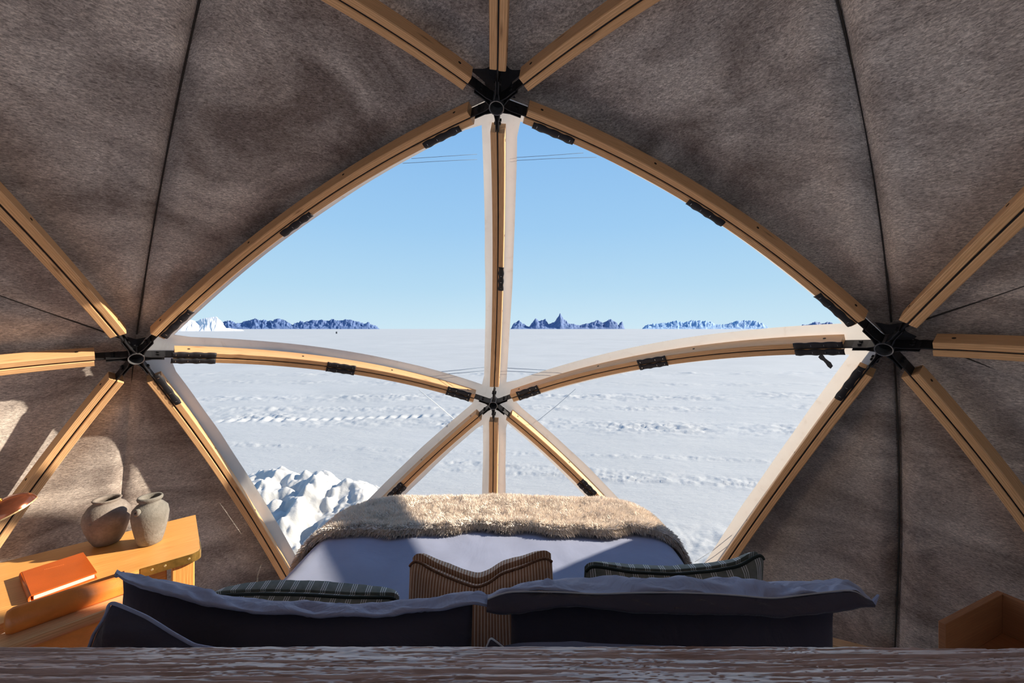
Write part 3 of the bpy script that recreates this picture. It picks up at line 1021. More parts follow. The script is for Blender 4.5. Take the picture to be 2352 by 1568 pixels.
strut(n4, bR, 'timber strut from the right hub down to the floor, lower right window edge', 0.16, 0.04, [one(fr(n4, bR, 1962, 885), 0.22, sd)], plate_b=False)
strut(n3, bDL, 'timber strut from the centre hub down to the lower left', 0.15, 0.04, two(fr(n3, bDL, 905, 1122), 0.14), plate_b=False)
strut(n3, bD, 'short upright timber strut below the centre hub', 0.14, 0.04, plate_b=False)
strut(n3, bDR, 'timber strut from the centre hub down to the lower right', 0.15, 0.04, two(fr(n3, bDR, 1352, 1118), 0.14), plate_b=False)
strut(n1, nX, 'timber ceiling strut running from the top hub to the upper left', 0.15, 0.15)
strut(n1, nT, 'timber ceiling strut running straight up from the top hub', 0.15, 0.15)
strut(n1, nY, 'timber ceiling strut running from the top hub to the upper right', 0.15, 0.15)
strut(n2, nX, 'timber wall strut rising from the left hub to the upper left', 0.15, 0.15)
strut(n2, nL, 'nearly level timber wall strut left of the left hub', 0.15, 0.15)
strut(n2, bLL, 'timber wall strut from the left hub down behind the lamp', 0.15, 0.04, plate_b=False)
strut(n4, nY, 'timber wall strut rising from the right hub to the upper right', 0.15, 0.15)
strut(n4, nR, 'nearly level timber wall strut right of the right hub', 0.15, 0.15)
strut(n4, bRR, 'timber wall strut from the right hub down to the lower right', 0.15, 0.04, plate_b=False)

# loose strap end hanging at the right arched strut
p0 = sph(1884, 812); p1 = sph(1915, 826)
u0 = udir(p0)
mb = MB()
Pq = np.zeros((6, 4, 3))
for i in range(6):
    t = i / 5
    c_ = p0 * (1 - t) + p1 * t - u0 * (0.02 + 0.03 * t) + np.array([0, 0, -0.012 * t * t])
    tgn = unit(p1 - p0); sd_ = unit(np.cross(tgn, u0))
    for k, (x_, y_) in enumerate(((-.010, 0), (.010, 0.001), (.010, .005), (-.010, .004))):
        Pq[i, k] = c_ + sd_ * x_ * (1 + .3 * math.sin(i * 2)) + u0 * y_
mb.grid(Pq, closev=True)
props(mb.build('loose_strap', M['strap']), 'short loose black strap end hanging below the right arched strut', 'strap')

# ---------------------------------------------------------------- hubs
def hub(d, neigh, label, spin=0):
    root = empty('hub_connector', tuple(C + R * d), label, 'hub')
    r0 = 0.033
    prof = [(r0 - 0.004, 0.0), (r0, -0.001), (r0, 0.085), (r0 - 0.004, 0.085), (r0 - 0.004, 0.0)]
    MB().lathe(prof, C + d * (R - 0.012), d, 40).build('hub_ring', M['steel_edge'], root, False)
    MB().lathe([(0.0001, 0.0), (r0 - 0.004, 0.0), (r0 - 0.004, 0.004), (0.0001, 0.004)], C + d * (R + 0.04), d, 32).build('hub_cap', M['plate'], root)
    for nb in neigh:
        nn = unit(np.cross(d, nb)); v = np.cross(nn, d)
        cl = None
        for sg in (-1, 1):
            mb = section(d, nb, *( (0.004, 0.008) if sg > 0 else (-0.008, -0.004)), 0.058 / R, 0.112 / R, R - 0.008, R + 0.062, 4, 0.0005)
            k = mb.build('clamp_plate', M['steel'], root)
            mb2 = MB()
            s_a, s_b = sg * 0.012, sg * 0.006
            pa = C + d * (R + 0.025) + v * (r0 - 0.002) + nn * s_a
            pb = C + d * (R + 0.025) + v * 0.060 + nn * s_b
            ax = unit(pb - pa)
            mb2.box((pa + pb) / 2, (np.linalg.norm(pb - pa) / 2, 0.002, 0.034), [ax, np.cross(d, ax), d])
            mb2.build('fork_arm', M['steel'], root)
            for rr2 in (0.018, 0.043):
                MB().lathe([(0.0001, 0.0), (0.0075, 0.0), (0.0075, 0.007), (0.0001, 0.008)], C + d * (R + rr2) + v * 0.088 + nn * sg * 0.008, nn * sg, 6).build('bolt', M['plate'], root)
    return root
def hub_shade(root, d, sects, rr=0.150):  # black sheets standing in for the shade between struts behind a hub
    mb = MB()
    for a_, b_ in sects:
        va = np.cross(unit(np.cross(d, a_)), d); vb = np.cross(unit(np.cross(d, b_)), d)
        w_ = math.acos(float(np.clip(va @ vb, -1, 1)))
        P_ = np.zeros((5, 11, 3))
        for j in range(11):
            t = j / 10; v_ = (va * math.sin((1 - t) * w_) + vb * math.sin(t * w_)) / math.sin(w_)
            for i in range(5):
                ang = (0.02 + (rr * (1 - 0.28 * math.sin(math.pi * t)) - 0.02) * i / 4) / R
                P_[i, j] = C + (d * math.cos(ang) + v_ * math.sin(ang)) * (R + 0.094 + 0.014 * i / 4)
        mb.grid(P_)
    mb.build('hub_shade', M['strap'], root, True)  # strap black reused as the shade colour
h1 = hub(n1, [n2, n3, n4, nX, nT, nY], 'dark steel ring hub at the top where six struts meet')
hub_shade(h1, n1, [(nX, nT), (nT, nY)], 0.15)
hub_shade(h1, n1, [(n2, nX), (nY, n4)], 0.075)
h2 = hub(n2, [n1, n3, bL, bLL, nL, nX], 'dark steel ring hub left of the windows above the clay jars')
hub_shade(h2, n2, [(n1, nX)], 0.075)
hub(n3, [n1, n2, n4, bDL, bD, bDR], 'small-looking dark steel ring hub in the centre of the windows')
h4 = hub(n4, [n1, n3, bR, bRR, nR, nY], 'dark steel ring hub right of the windows')
hub_shade(h4, n4, [(n1, nY), (nY, nR), (nR, bRR)], 0.085)

# base beams on the floor
base = [bLL, bL, bDL, bD, bDR, bR, bRR]
bl_lab = ['left wall', 'left window corner', 'left half of the bed foot', 'right half of the bed foot', 'right window corner', 'right wall']
for i in range(6):
    A_ = C + R * base[i]; B_ = C + R * base[i + 1]
    ax = unit(B_ - A_); ln = np.linalg.norm(B_ - A_) / 2 - 0.02
    MBo = MB().box((A_ + B_) / 2 + np.array([0, 0, -0.0]), (ln, 0.035, 0.04), [ax, np.cross([0, 0, 1], ax), (0, 0, 1)], 0.004)
    props(MBo.build('base_beam', M['strut']), 'timber base beam on the floor along the %s' % bl_lab[i], 'beam')

A_ = at_z(1872, 1452, -1.60); B_ = at_z(2110, 1512, -1.60); ax = unit(B_ - A_)
c_ = (A_ + B_) / 2; c_[2] = (-1.60 + ZB - 0.045) / 2
low = unit(np.cross([0, 0, 1], ax)) * 0.03
props(MB().box(c_ - low * np.sign(low[1]), (np.linalg.norm(B_ - A_) / 2, 0.03, (-1.60 - ZB + 0.045) / 2), [ax, np.cross([0, 0, 1], ax), (0, 0, 1)], 0.004).build('low_timber', M['strut']), 'low timber kerb on the floor between the right pillow and the wall', 'beam')
# floor
fl = MB().lathe([(0.0001, 0), (2.98, 0), (2.98, -0.08), (0.0001, -0.08)], (C[0], C[1], ZB - 0.045), n=72).build('floor', M['floor'])
props(fl, 'pale carpeted dome floor', 'floor', None, 'structure')
FZ = ZB - 0.045

# ================================================================== BED
BZ = -1.05
X0, X1, Y0, Y1 = -1.03, 0.83, 0.53, 2.52
def drape(p, q, off=0.0, r=0.13, rc=0.20, hem=99, y0=Y0 - 0.3):
    """cloth point (p,q) laid over the bed: flat on top, rounded at the edges, hanging below"""
    ax0, ax1, ay0, ay1 = X0 + r + rc, X1 - r - rc, y0, Y1 - r - rc
    cx_, cy_ = min(max(p, ax0), ax1), min(max(q, ay0), ay1)
    dx, dy = p - cx_, q - cy_
    L_ = math.hypot(dx, dy)
    if L_ < 1e-9: return np.array([p, q, BZ + off])
    ux, uy = dx / L_, dy / L_
    if L_ <= rc: return np.array([p, q, BZ + off])
    d_ = L_ - rc; R_ = r + off
    if d_ < R_ * math.pi / 2:
        o_ = rc + R_ * math.sin(d_ / R_); z_ = BZ + off - R_ * (1 - math.cos(d_ / R_))
    else:
        o_ = rc + R_ + 0.03 * (1 - math.exp(-(d_ - R_ * 1.57) * 3)); z_ = BZ + off - R_ - (d_ - R_ * math.pi / 2)
    return np.array([cx_ + ux * o_, cy_ + uy * o_, z_])

bed = empty('bed', (-0.1, 1.5, FZ), 'large bed with lavender grey sheet, its foot against the windows', 'bed')
MB().box((-0.1, 1.5, (BZ - 0.06 + FZ + 0.32) / 2), (0.91, 0.97, (BZ - 0.06 - FZ - 0.32) / 2), None, 0.03).build('mattress', M['mattress'], bed)
MB().box((-0.1, 1.48, FZ + 0.21), (0.92, 0.96, 0.10), None, 0.008).build('bed_base', M['tray'], bed)
for x_ in (-0.95, 0.75):
    for y_ in (0.62, 2.36):
        MB().box((x_, y_, FZ + 0.055), (0.035, 0.035, 0.055), None, 0.003).build('leg', M['tray'], bed)
nu, nv = 130, 120
P = np.zeros((nu, nv, 3))
pu = np.linspace(X0 - 0.34, X1 + 0.34, nu); pv = np.linspace(0.53, Y1 + 0.35, nv)
for i in range(nu):
    for j in range(nv):
        P[i, j] = drape(pu[i], pv[j])
Wn = 0.016 * fbm(P[..., 0] * 2.2 + 3, P[..., 1] * 1.3, 3, 51) + 0.005 * fbm(P[..., 0] * 6 + P[..., 1] * 4, P[..., 1] * 2.5, 3, 53)
P[..., 2] += Wn
sheet = fast_grid('sheet', P, M['sheet'], bed)

# sheepskin throw over the foot of the bed
fur = empty('sheepskin_throw', (-0.1, 2.3, BZ), 'cream sheepskin throw laid across the foot of the bed', 'throw')
nu, nv = 180, 64
P = np.zeros((nu, nv, 3)); 
pu = np.linspace(X0 - 0.26, X1 + 0.26, nu)
for i in range(nu):
    y0_ = 2.03 + 0.02 * math.sin(i * 0.09) + 0.012 * math.sin(i * 0.31 + 1)
    ed = max(0, abs(pu[i] + 0.1) - 0.72)
    y0_ -= 0.10 * smooth(0, 0.35, ed)
    pv = np.linspace(y0_, Y1 + 0.22, nv)
    for j in range(nv):
        roll = 0.028 * math.sqrt(max(0, 1 - ((j - 3.5) / 3.6) ** 2)) if j < 7 else 0.0
        P[i, j] = drape(pu[i], pv[j], 0.022 + 0.5 * roll)
        if j == 0: P[i, j, 2] -= 0.018
P[..., 2] += 0.010 * fbm(P[..., 0] * 9, P[..., 1] * 9, 3, 57)
P[..., 2] += 0.016 * fbm(P[..., 0] * 2.2 + 3, P[..., 1] * 1.3, 3, 51)
fast_grid('hide', P, M['furbase'], fur)
# wool: thin blades growing from the hide
Nb = 150000
iu = RNG.random(Nb) * (nu - 1.001); iv = RNG.random(Nb) ** 1.15 * (nv - 1.001)
i0 = iu.astype(int); j0 = iv.astype(int); fu = (iu - i0)[:, None]; fv = (iv - j0)[:, None]
B0 = (P[i0, j0] * (1 - fu) + P[i0 + 1, j0] * fu) * (1 - fv) + (P[i0, j0 + 1] * (1 - fu) + P[i0 + 1, j0 + 1] * fu) * fv
dU = P[i0 + 1, j0] - P[i0, j0]; dV = P[i0, j0 + 1] - P[i0, j0]
Nn = np.cross(dU, dV); Nn /= np.linalg.norm(Nn, axis=1)[:, None] + 1e-9
cl = 26.0
lx = fbm(B0[:, 0] * cl, B0[:, 1] * cl + B0[:, 2] * 20, 2, 61); ly = fbm(B0[:, 0] * cl + 40, B0[:, 1] * cl + B0[:, 2] * 20, 2, 67)
fr_ = smooth(6, 0, iv)[:, None]
lean = np.stack([lx * 1.3, ly * 1.3 - 0.25, -0.15 + 0 * lx], -1) + RNG.normal(0, 0.22, (Nb, 3))
T_ = Nn + lean * 0.8 + fr_ * np.array([0, -1.1, -0.15])
T_ /= np.linalg.norm(T_, axis=1)[:, None]
ln = (0.014 + 0.012 * RNG.random(Nb) + 0.010 * fr_[:, 0])[:, None]
tipd = T_ + np.array([0, 0, -0.35]); tipd /= np.linalg.norm(tipd, axis=1)[:, None]
Sd = np.cross(T_, RNG.normal(0, 1, (Nb, 3))); Sd /= np.linalg.norm(Sd, axis=1)[:, None] + 1e-9
wd = 0.0011
Vb = np.stack([B0 - Sd * wd, B0 + Sd * wd, B0 + T_ * ln * 0.6 + Sd * wd * 0.7, B0 + T_ * ln * 0.6 + tipd * ln * 0.45], 1)
me = bpy.data.meshes.new('wool_pile')
me.vertices.add(Nb * 4); me.vertices.foreach_set('co', Vb.reshape(-1).astype(np.float32))
me.loops.add(Nb * 4); me.loops.foreach_set('vertex_index', np.arange(Nb * 4, dtype=np.int32))
me.polygons.add(Nb); me.polygons.foreach_set('loop_start', np.arange(0, Nb * 4, 4, dtype=np.int32)); me.polygons.foreach_set('loop_total', np.full(Nb, 4, np.int32))
me.update(calc_edges=True); me.materials.append(M['fur'])
wo_ = bpy.data.objects.new('wool_pile', me); COL.objects.link(wo_); wo_.parent = fur; wo_.location = -fur.location
wo_['kind'] = 'stuff'

# ---------------------------------------------------------------- pillows and cushions
def interp_curve(pts, u):
    pts = np.asarray(pts, float)
    d = np.r_[0, np.cumsum(np.linalg.norm(np.diff(pts, axis=0), axis=1))]; d /= d[-1]
    return np.stack([np.interp(u, d, pts[:, k]) for k in range(3)], -1)

def puff(name, mat, parent, topc, botc, thick, n=60, m=40, nrm=(0, -1, 0.35), seed=0, wr=0.006, exp_=0.42, uvs=1.0, pinch=None, ab=(1, 1), wf=7, backf=1.0):
    """two-sided cushion between a top edge curve and a bottom edge curve"""
    u = np.linspace(0, 1, n); v = np.linspace(0, 1, m)
    Tc = interp_curve(topc, u); Bc = interp_curve(botc, u)
    # smooth the top curve a little
    nrm = unit(nrm)
    wdt = np.linalg.norm(Tc[-1] - Tc[0]); hgt = np.linalg.norm(Tc[n // 2] - Bc[n // 2])
    G = []
    for sg in (1, -1):
        P_ = np.zeros((n, m, 3)); U_ = np.zeros((n, m, 2))
        for j in range(m):
            base_ = Bc * (1 - v[j]) + Tc * v[j]
            uu = 2 * u - 1; vv = 2 * v[j] - 1
            f = (np.clip(1 - np.abs(uu) ** 2.6, 0, 1) * max(0, 1 - abs(vv) ** 2.6)) ** exp_
            w_ = wr * fbm(u * wdt * wf * 3 + sg * 9, np.full(n, v[j] * hgt * wf * 2), 3, seed) * 2
            th = thick * f * (ab[0] if sg > 0 else ab[1])
            if pinch is not None:
                pu_, pv_, pa_, ps_ = pinch
                th = th * (1 - pa_ * np.exp(-((u - pu_) ** 2 + (v[j] - pv_) ** 2) / ps_ ** 2))
            P_[:, j] = base_ + nrm * (sg * (th + w_ * f))[:, None]
            U_[:, j, 0] = u * wdt * uvs; U_[:, j, 1] = v[j] * hgt
        G.append((P_, U_))
    mb = MB()
    mb.grid(G[0][0], G[0][1], flip=False)
    mb.grid(G[1][0], G[1][1], flip=True)
    o = mb.build(name, mat, parent, True)
    return o, Tc, Bc

def edge_cord(parent, name, mat, pts, r_):
    MB().tube(pts, r_, 8).build(name, mat, parent, True)

def smooth_pts(pts, k=40):
    u = np.linspace(0, 1, k)
    q = interp_curve(pts, u)
    for _ in range(3):
        q[1:-1] = (q[:-2] + 2 * q[1:-1] + q[2:]) / 4
    return q

# rust cushion (centre)
def Y(px, py, y): return at_y(px, py, y)
yt = 1.0
top = smooth_pts([Y(941, 1300, yt), Y(948, 1288, yt), Y(962, 1289, yt), Y(985, 1305, yt), Y(1020, 1322, yt), Y(1060, 1338, yt - .01), Y(1095, 1350, yt - .02), Y(1125, 1338, yt - .01), Y(1150, 1318, yt), Y(1200, 1302, yt), Y(1235, 1286, yt), Y(1258, 1280, yt), Y(1268, 1290, yt)], 60)
yb = 1.12
bot = [np.array([-0.275, yb - 0.08, BZ + 0.02]), np.array([0.13, yb - 0.08, BZ + 0.02])]
cu = empty('scatter_cushion', (-0.07, 1.05, BZ), 'rust brown cushion with cream pinstripes in the middle of the bed', 'cushion')
puff('cover', M['rust'], cu, top, bot, 0.075, 90, 50, (0, -1, -0.15), 3, 0.003, 0.5, pinch=(0.47, 0.98, 0.2, 0.2), wf=5)
edge_cord(cu, 'piping', M['rust_dark'], top, 0.0035)
puff('back_cover', M['rust'], cu, top + np.array([0, 0.03, 0.004]), [b_ + np.array([0, 0.05, 0]) for b_ in bot], 0.05, 60, 30, (0, 1, 0.75), 4, 0.003, 0.42, ab=(1, 0.1))

# green cushions
yt = 1.02
top = smooth_pts([Y(1346, 1312, yt - .02), Y(1350, 1301, yt - .02), Y(1370, 1300, yt - .02), Y(1398, 1305, yt - .02), Y(1450, 1314, yt), Y(1550, 1319, yt), Y(1640, 1311, yt), Y(1700, 1300, yt), Y(1735, 1278, yt), Y(1750, 1271, yt), Y(1754, 1284, yt)], 60)
bot = [np.array([0.19, yt + 0.05, BZ + 0.02]), np.array([0.62, yt + 0.05, BZ + 0.02])]
cu = empty('scatter_cushion', (0.4, 1.05, BZ), 'dark green white-striped cushion standing on the right side of the bed', 'cushion')
puff('cover', M['green'], cu, top, bot, 0.07, 90, 40, (0, -1, -0.1), 5, 0.003, 0.5, wf=5)
puff('back_cover', M['green'], cu, top + np.array([0, 0.02, 0.0]), [b_ + np.array([0, 0.05, 0]) for b_ in bot], 0.045, 60, 30, (0, 1, 0.8), 6, 0.003, 0.42, ab=(1, 0.1))
edge_cord(cu, 'piping', M['green_dark'], top, 0.004)
yt = 1.0
top = smooth_pts([Y(470, 1372, yt), Y(520, 1366, yt), Y(600, 1364, yt), Y(700, 1366, yt), Y(800, 1372, yt), Y(880, 1372, yt), Y(908, 1372, yt), Y(912, 1382, yt)], 60)
bot = [np.array([-0.75, yt + 0.05, BZ + 0.02]), np.array([-0.31, yt + 0.05, BZ + 0.02])]
cu = empty('scatter_cushion', (-0.52, 1.05, BZ), 'green white-striped cushion behind the left dark pillow', 'cushion')
puff('cover', M['green'], cu, top, bot, 0.07, 90, 40, (0, -1, -0.1), 7, 0.003, 0.5, wf=5)
puff('back_cover', M['green'], cu, top + np.array([0, 0.02, 0.0]), [b_ + np.array([0, 0.05, 0]) for b_ in bot], 0.055, 60, 30, (0, 1, 0.95), 8, 0.003, 0.36, ab=(1, 0.1))
edge_cord(cu, 'piping', M['green_dark'], top, 0.004)

# two big dark pillows with a wide border
def strip(name, mat, parent, ptsA, ptsB, n=120, m=9, amp=0.004, seed=0, dome=0.0, thick=0.004, fq=26):
    """cloth strip between two edge curves with folds"""
    u = np.linspace(0, 1, n)
    A_ = interp_curve(ptsA, u); B_ = interp_curve(ptsB, u)
    for _ in range(2):
        A_[1:-1] = (A_[:-2] + 2 * A_[1:-1] + A_[2:]) / 4; B_[1:-1] = (B_[:-2] + 2 * B_[1:-1] + B_[2:]) / 4
    P_ = np.zeros((n, m, 3))
    for j in range(m):
        t = j / (m - 1)
        w_ = amp * (fbm(u * fq + t * 2.5, np.full(n, t * 2.0), 3, seed) * 2)
        P_[:, j] = A_ * (1 - t) + B_ * t
        P_[:, j, 2] += dome * math.sin(math.pi * t) + w_ * (0.35 + 0.65 * math.sin(math.pi * t))
        P_[:, j, 1] += w_ * 0.8 * (0.2 + 0.8 * math.sin(math.pi * t))
    Q_ = P_.copy(); Q_[..., 2] -= thick
    full = np.concatenate([P_, Q_[:, ::-1]], axis=1)
    U_ = np.zeros(full.shape[:2] + (2,)); U_[..., 0] = u[:, None] * 0.8; U_[..., 1] = np.linspace(0, .1, full.shape[1])[None]
    mb = MB().grid(full, U_, closev=True)
    return mb.build(name, mat, parent, True), A_, B_

# left pillow
pl = empty('pillow', (-0.35, 0.7, BZ), 'big dark slate blue pillow standing on the left behind the headboard plank', 'pillow')
yn, yf = 0.640, 0.685
low = [(268, 1319), (280, 1326), (333, 1349), (405, 1369), (467, 1387), (550, 1397), (600, 1402), (643, 1405), (737, 1411), (861, 1411), (955, 1404), (1048, 1388), (1085, 1384), (1110, 1387), (1135, 1393)]
upp = [(264, 1316), (275, 1310), (299, 1311), (333, 1318), (373, 1329), (436, 1346), (498, 1360), (550, 1371), (628, 1379), (690, 1382), (768, 1387), (861, 1385), (955, 1377), (1048, 1363), (1095, 1360), (1118, 1374), (1136, 1390)]
topc = [Y(282, 1330, yn + .03)] + [Y(px, py - 2, yn + .025) for px, py in low[2:13]] + [Y(1072, 1392, yn + .03)]
botc = [np.array([-0.64, 0.66, BZ + 0.01]), np.array([-0.08, 0.66, BZ + 0.01])]
botc = [Y(330, 1700, .66) * 1.0, Y(1072, 1700, .66)]
for b_ in botc: b_[2] = BZ + 0.01
puff('pillow_body', M['pillow'], pl, topc, botc, 0.060, 80, 50, (0, -1, 0.0), 9, 0.006, 0.45, wf=2.5)
strip('flange', M['flange'], pl, [Y(px, py, yn) for px, py in low], [Y(px, py, yf) for px, py in upp], seed=3, amp=0.006, dome=0.003, fq=15)
# right pillow
pr = empty('pillow', (0.3, 0.7, BZ), 'big dark slate blue pillow standing on the right with its border folded forward', 'pillow')
low = [(1117, 1400), (1150, 1405), (1200, 1402), (1243, 1397), (1318, 1389), (1393, 1397), (1470, 1402), (1548, 1404), (1630, 1404), (1710, 1406), (1797, 1412), (1860, 1407), (1929, 1400), (1980, 1389), (2011, 1389)]
midc = [(1120, 1376), (1140, 1366), (1165, 1358), (1240, 1358), (1300, 1360), (1368, 1364), (1450, 1361), (1539, 1360), (1640, 1363), (1710, 1368), (1775, 1375), (1850, 1365), (1920, 1357), (1965, 1352), (2001, 1384)]
uppr = [(1121, 1374), (1158, 1357), (1190, 1344), (1216, 1335), (1254, 1330), (1350, 1330), (1430, 1329), (1523, 1334), (1617, 1330), (1726, 1333), (1850, 1334), (1900, 1334), (1942, 1336), (1965, 1351), (2001, 1383)]
topc = [Y(px, py - 2, yn + .025) for px, py in [(1174, 1402)] + low[3:12] + [(1914, 1404)]]
botc = [Y(1172, 1700, .66), Y(1850, 1700, .66)]
for b_ in botc: b_[2] = BZ + 0.01
puff('pillow_body', M['pillow'], pr, topc, botc, 0.060, 80, 50, (0, -1, 0.0), 12, 0.006, 0.45, wf=2.5)
strip('flange', M['flange'], pr, [Y(px, py, yn) for px, py in midc], [Y(px, py, yn + 0.075) for px, py in uppr], seed=13, amp=0.010, dome=0.005, fq=11)
strip('flange', M['pillow'], pr, [Y(px, py, yn - 0.016) for px, py in low], [Y(px, py, yn) for px, py in midc], seed=17, amp=0.0035, dome=0.0, fq=16)
MB().tube(smooth_pts([Y(px, py, yn - 0.001) for px, py in midc], 60), 0.0012, 6).build('stitched_edge', M['hem'], pr, True)
# turned up corner
mb = MB()
pc = [Y(2001, 1386, yn), Y(2012, 1390, yn - .004), Y(2020, 1366, yn + .01), Y(2008, 1378, yn + .006)]
mb.add([*pc, *[q + np.array([0, 0.004, -0.001]) for q in pc]], [(0, 1, 2, 3), (7, 6, 5, 4), (0, 4, 5, 1), (1, 5, 6, 2), (2, 6, 7, 3), (3, 7, 4, 0)])
mb.build('corner_tip', M['flange'], pr)
# small front pillow at left
ps = empty('pillow', (-0.45, 0.6, BZ), 'dark pillow corner poking up at the far left in front of the bigger one', 'pillow')
yq = 0.558
topc = smooth_pts([Y(212, 1482, yq), Y(222, 1452, yq), Y(243, 1421, yq), Y(254, 1400, yq), Y(256, 1382, yq), Y(264, 1380, yq), Y(299, 1394, yq), Y(342, 1413, yq), Y(373, 1432, yq), Y(401, 1450, yq), Y(451, 1478, yq), Y(520, 1490, yq)], 70)
botc = [Y(200, 1800, yq), Y(560, 1800, yq)]
for b_ in botc: b_[2] = BZ + 0.01
puff('pillow_body', M['pillow'], ps, topc, botc, 0.026, 70, 40, (0, -1, 0.0), 15, 0.004, 0.4, wf=3)
edge_cord(ps, 'stitched_edge', M['flange'], topc + np.array([0, -0.004, 0.001]), 0.0022)
# pillow lying flat at the bottom behind the plank
pf = empty('pillow', (0.2, 0.6, BZ), 'flat blue pillow edge just above the plank, below the right pillow', 'pillow')
yq = 0.545
topc = smooth_pts([Y(1150, 1484, yq), Y(1190, 1476, yq), Y(1230, 1474, yq), Y(1290, 1474, yq), Y(1320, 1471, yq), Y(1345, 1475, yq), Y(1400, 1478, yq), Y(1560, 1483, yq)], 60)
botc = [Y(1140, 1800, yq), Y(1600, 1800, yq)]
for b_ in botc: b_[2] = BZ + 0.01
puff('pillow_body', M['sheet'], pf, topc, botc, 0.012, 60, 30, (0, -1, 0.0), 18, 0.003, 0.4, wf=3)
pk = empty('pillow', (-0.02, 0.55, BZ), 'small dark pillow corner with pale piping in the gap between the big pillows', 'pillow')
yq = 0.525
topc = smooth_pts([Y(1108, 1500, yq), Y(1118, 1480, yq), Y(1126, 1461, yq), Y(1130, 1461, yq), Y(1155, 1481, yq), Y(1180, 1500, yq)], 40)
botc = [Y(1100, 1800, yq), Y(1190, 1800, yq)]
for b_ in botc: b_[2] = BZ + 0.01
puff('pillow_body', M['pillow'], pk, topc, botc, 0.008, 40, 24, (0, -1, 0.0), 19, 0.001, 0.4, wf=3)
edge_cord(pk, 'piping', M['hem'], topc + np.array([0, -0.003, 0]), 0.0011)

# ---------------------------------------------------------------- headboard plank
hb = empty('headboard', (0, 0.45, FZ), 'rough weathered wood headboard plank across the bottom of the view', 'headboard')
nx, ny = 1500, 110
xs = np.linspace(-1.25, 1.3, nx); ys = np.linspace(0.385, 0.500, ny)
Xh, Yh = np.meshgrid(xs, ys, indexing='ij')
warp = 0.010 * fbm(Xh * 4, Yh * 9, 3, 71) + 0.012 * fbm(Xh * 1.3 + 4, Yh * 4, 2, 73)
yy = Yh + warp * 1.5
gr = fbm(Xh * 5.0, yy * 230, 3, 75, 0.6)
gr2 = np.abs(fbm(Xh * 10, yy * 300, 3, 77, 0.7))
Zh = -0.0022 * smooth(0.05, 0.45, gr) * 1.6 - 0.0012 * (1 - smooth(0, 0.10, gr2))
Zh += 0.0009 * fbm(Xh * 60, Yh * 190, 3, 79)
Zh += 0.0016 * fbm(Xh * 2, Yh * 14, 2, 81)
for (hx, hy) in ((0.222, 0.437), (0.46, 0.432), (-0.075, 0.468), (-0.29, 0.468), (0.30, 0.462)):
    Zh -= 0.006 * np.exp(-((Xh - hx) / 0.0022) ** 2 - ((Yh - hy) / 0.0018) ** 2)
top_z = -0.3962 - (Xh - 0.1) * 0.0016 * (Xh > 0.1) + (0.5 - Yh) * 0.30
edge = smooth(0.5002, 0.494, Yh)
P = np.stack([Xh, Yh, top_z + Zh - 0.004 * (1 - edge)], -1)
U_ = np.stack([Xh, yy], -1)
fast_grid('plank_top', P, M['headboard'], hb, uv=U_)
MB().box((0.025, 0.4425, (-0.404 + FZ + 0.55) / 2), (1.275, 0.0575, (-0.404 - FZ - 0.55) / 2), None, 0.003).build('plank_body', M['headboard'], hb)
for x_ in (-0.95, 0.85):
    MB().box((x_, 0.4425, FZ + 0.275), (0.05, 0.05, 0.275), None, 0.004).build('post', M['headboard'], hb)

# ================================================================== DESK
DZ = -0.90
def prism(mb, pts, z0, z1):
    n = len(pts); V = [(p[0], p[1], z1) for p in pts] + [(p[0], p[1], z0) for p in pts]
    dd = unit(np.array([-0.756, -0.655])); ee = np.array([0.655, -0.756])
    f = [tuple(range(n))[::-1], tuple(range(n, 2 * n))]
    V = np.array(V)
    uvt = [[(V[k][:2] @ dd, V[k][:2] @ ee) for k in f[0]], [(V[k][:2] @ dd, V[k][:2] @ ee) for k in f[1]]]
    L_ = 0
    for i in range(n):
        j = (i + 1) % n
        f.append((i, j, n + j, n + i)); l2 = L_ + np.linalg.norm(V[j] - V[i])
        uvt.append([(L_, 3), (l2, 3), (l2, 3.035), (L_, 3.035)]); L_ = l2
    mb.add(V, f, uvt); return mb
A_ = np.array([-1.258, 1.612]); dF = unit(np.array([-0.756, -0.655])); dE = unit(np.array([-0.655, 0.756]))
cn = []
for t in np.linspace(0, 1, 9):     # rounded near corner
    th = t * math.pi / 2
    cc_ = A_ + dE * 0.035 + dF * 0.035
    cn.append(cc_ - dF * 0.035 * math.cos(th) - dE * 0.035 * math.sin(th))
outline = [A_ + dE * 0.42 - dF * 0.0] + cn + [np.array([-1.394, 1.494]), np.array([-1.468, 1.40]), np.array([-1.53, 1.28]), np.array([-1.60, 1.13]), np.array([-1.74, 0.88]), np.array([-2.28, 1.20]), np.array([-1.97, 1.535])]
desk = empty('desk', (-1.7, 1.4, FZ), 'oiled oak desk with rounded corner and brass edge at the left wall', 'desk')
prism(MB(), outline[::-1], DZ - 0.032, DZ).build('desktop', M['desk'], desk)
# brass band: corner and front edge
band = [A_ + dE * 0.10] + cn + [np.array([-1.394, 1.494])]
def offset(pts, o):
    out = []
    for i, p in enumerate(pts):
        a_ = pts[max(0, i - 1)]; b_ = pts[min(len(pts) - 1, i + 1)]
        t = unit(b_ - a_); nn = np.array([-t[1], t[0]])
        out.append(p + nn * o)
    return out
cenp = np.array([-1.6, 1.5])
o1 = offset(band, 0.0022)
if np.linalg.norm(o1[3] - cenp) < np.linalg.norm(band[3] - cenp): o1 = offset(band, -0.0022)
mb = MB(); P = np.zeros((len(band), 4, 3))
for i in range(len(band)):
    P[i, 0] = (*band[i], DZ + 0.0008); P[i, 1] = (*o1[i], DZ + 0.0006); P[i, 2] = (*o1[i], DZ - 0.033); P[i, 3] = (*band[i], DZ - 0.033)
mb.grid(P, closev=True).build('brass_edge', M['brass'], desk)
nf = np.array([0.655, -0.756, 0])
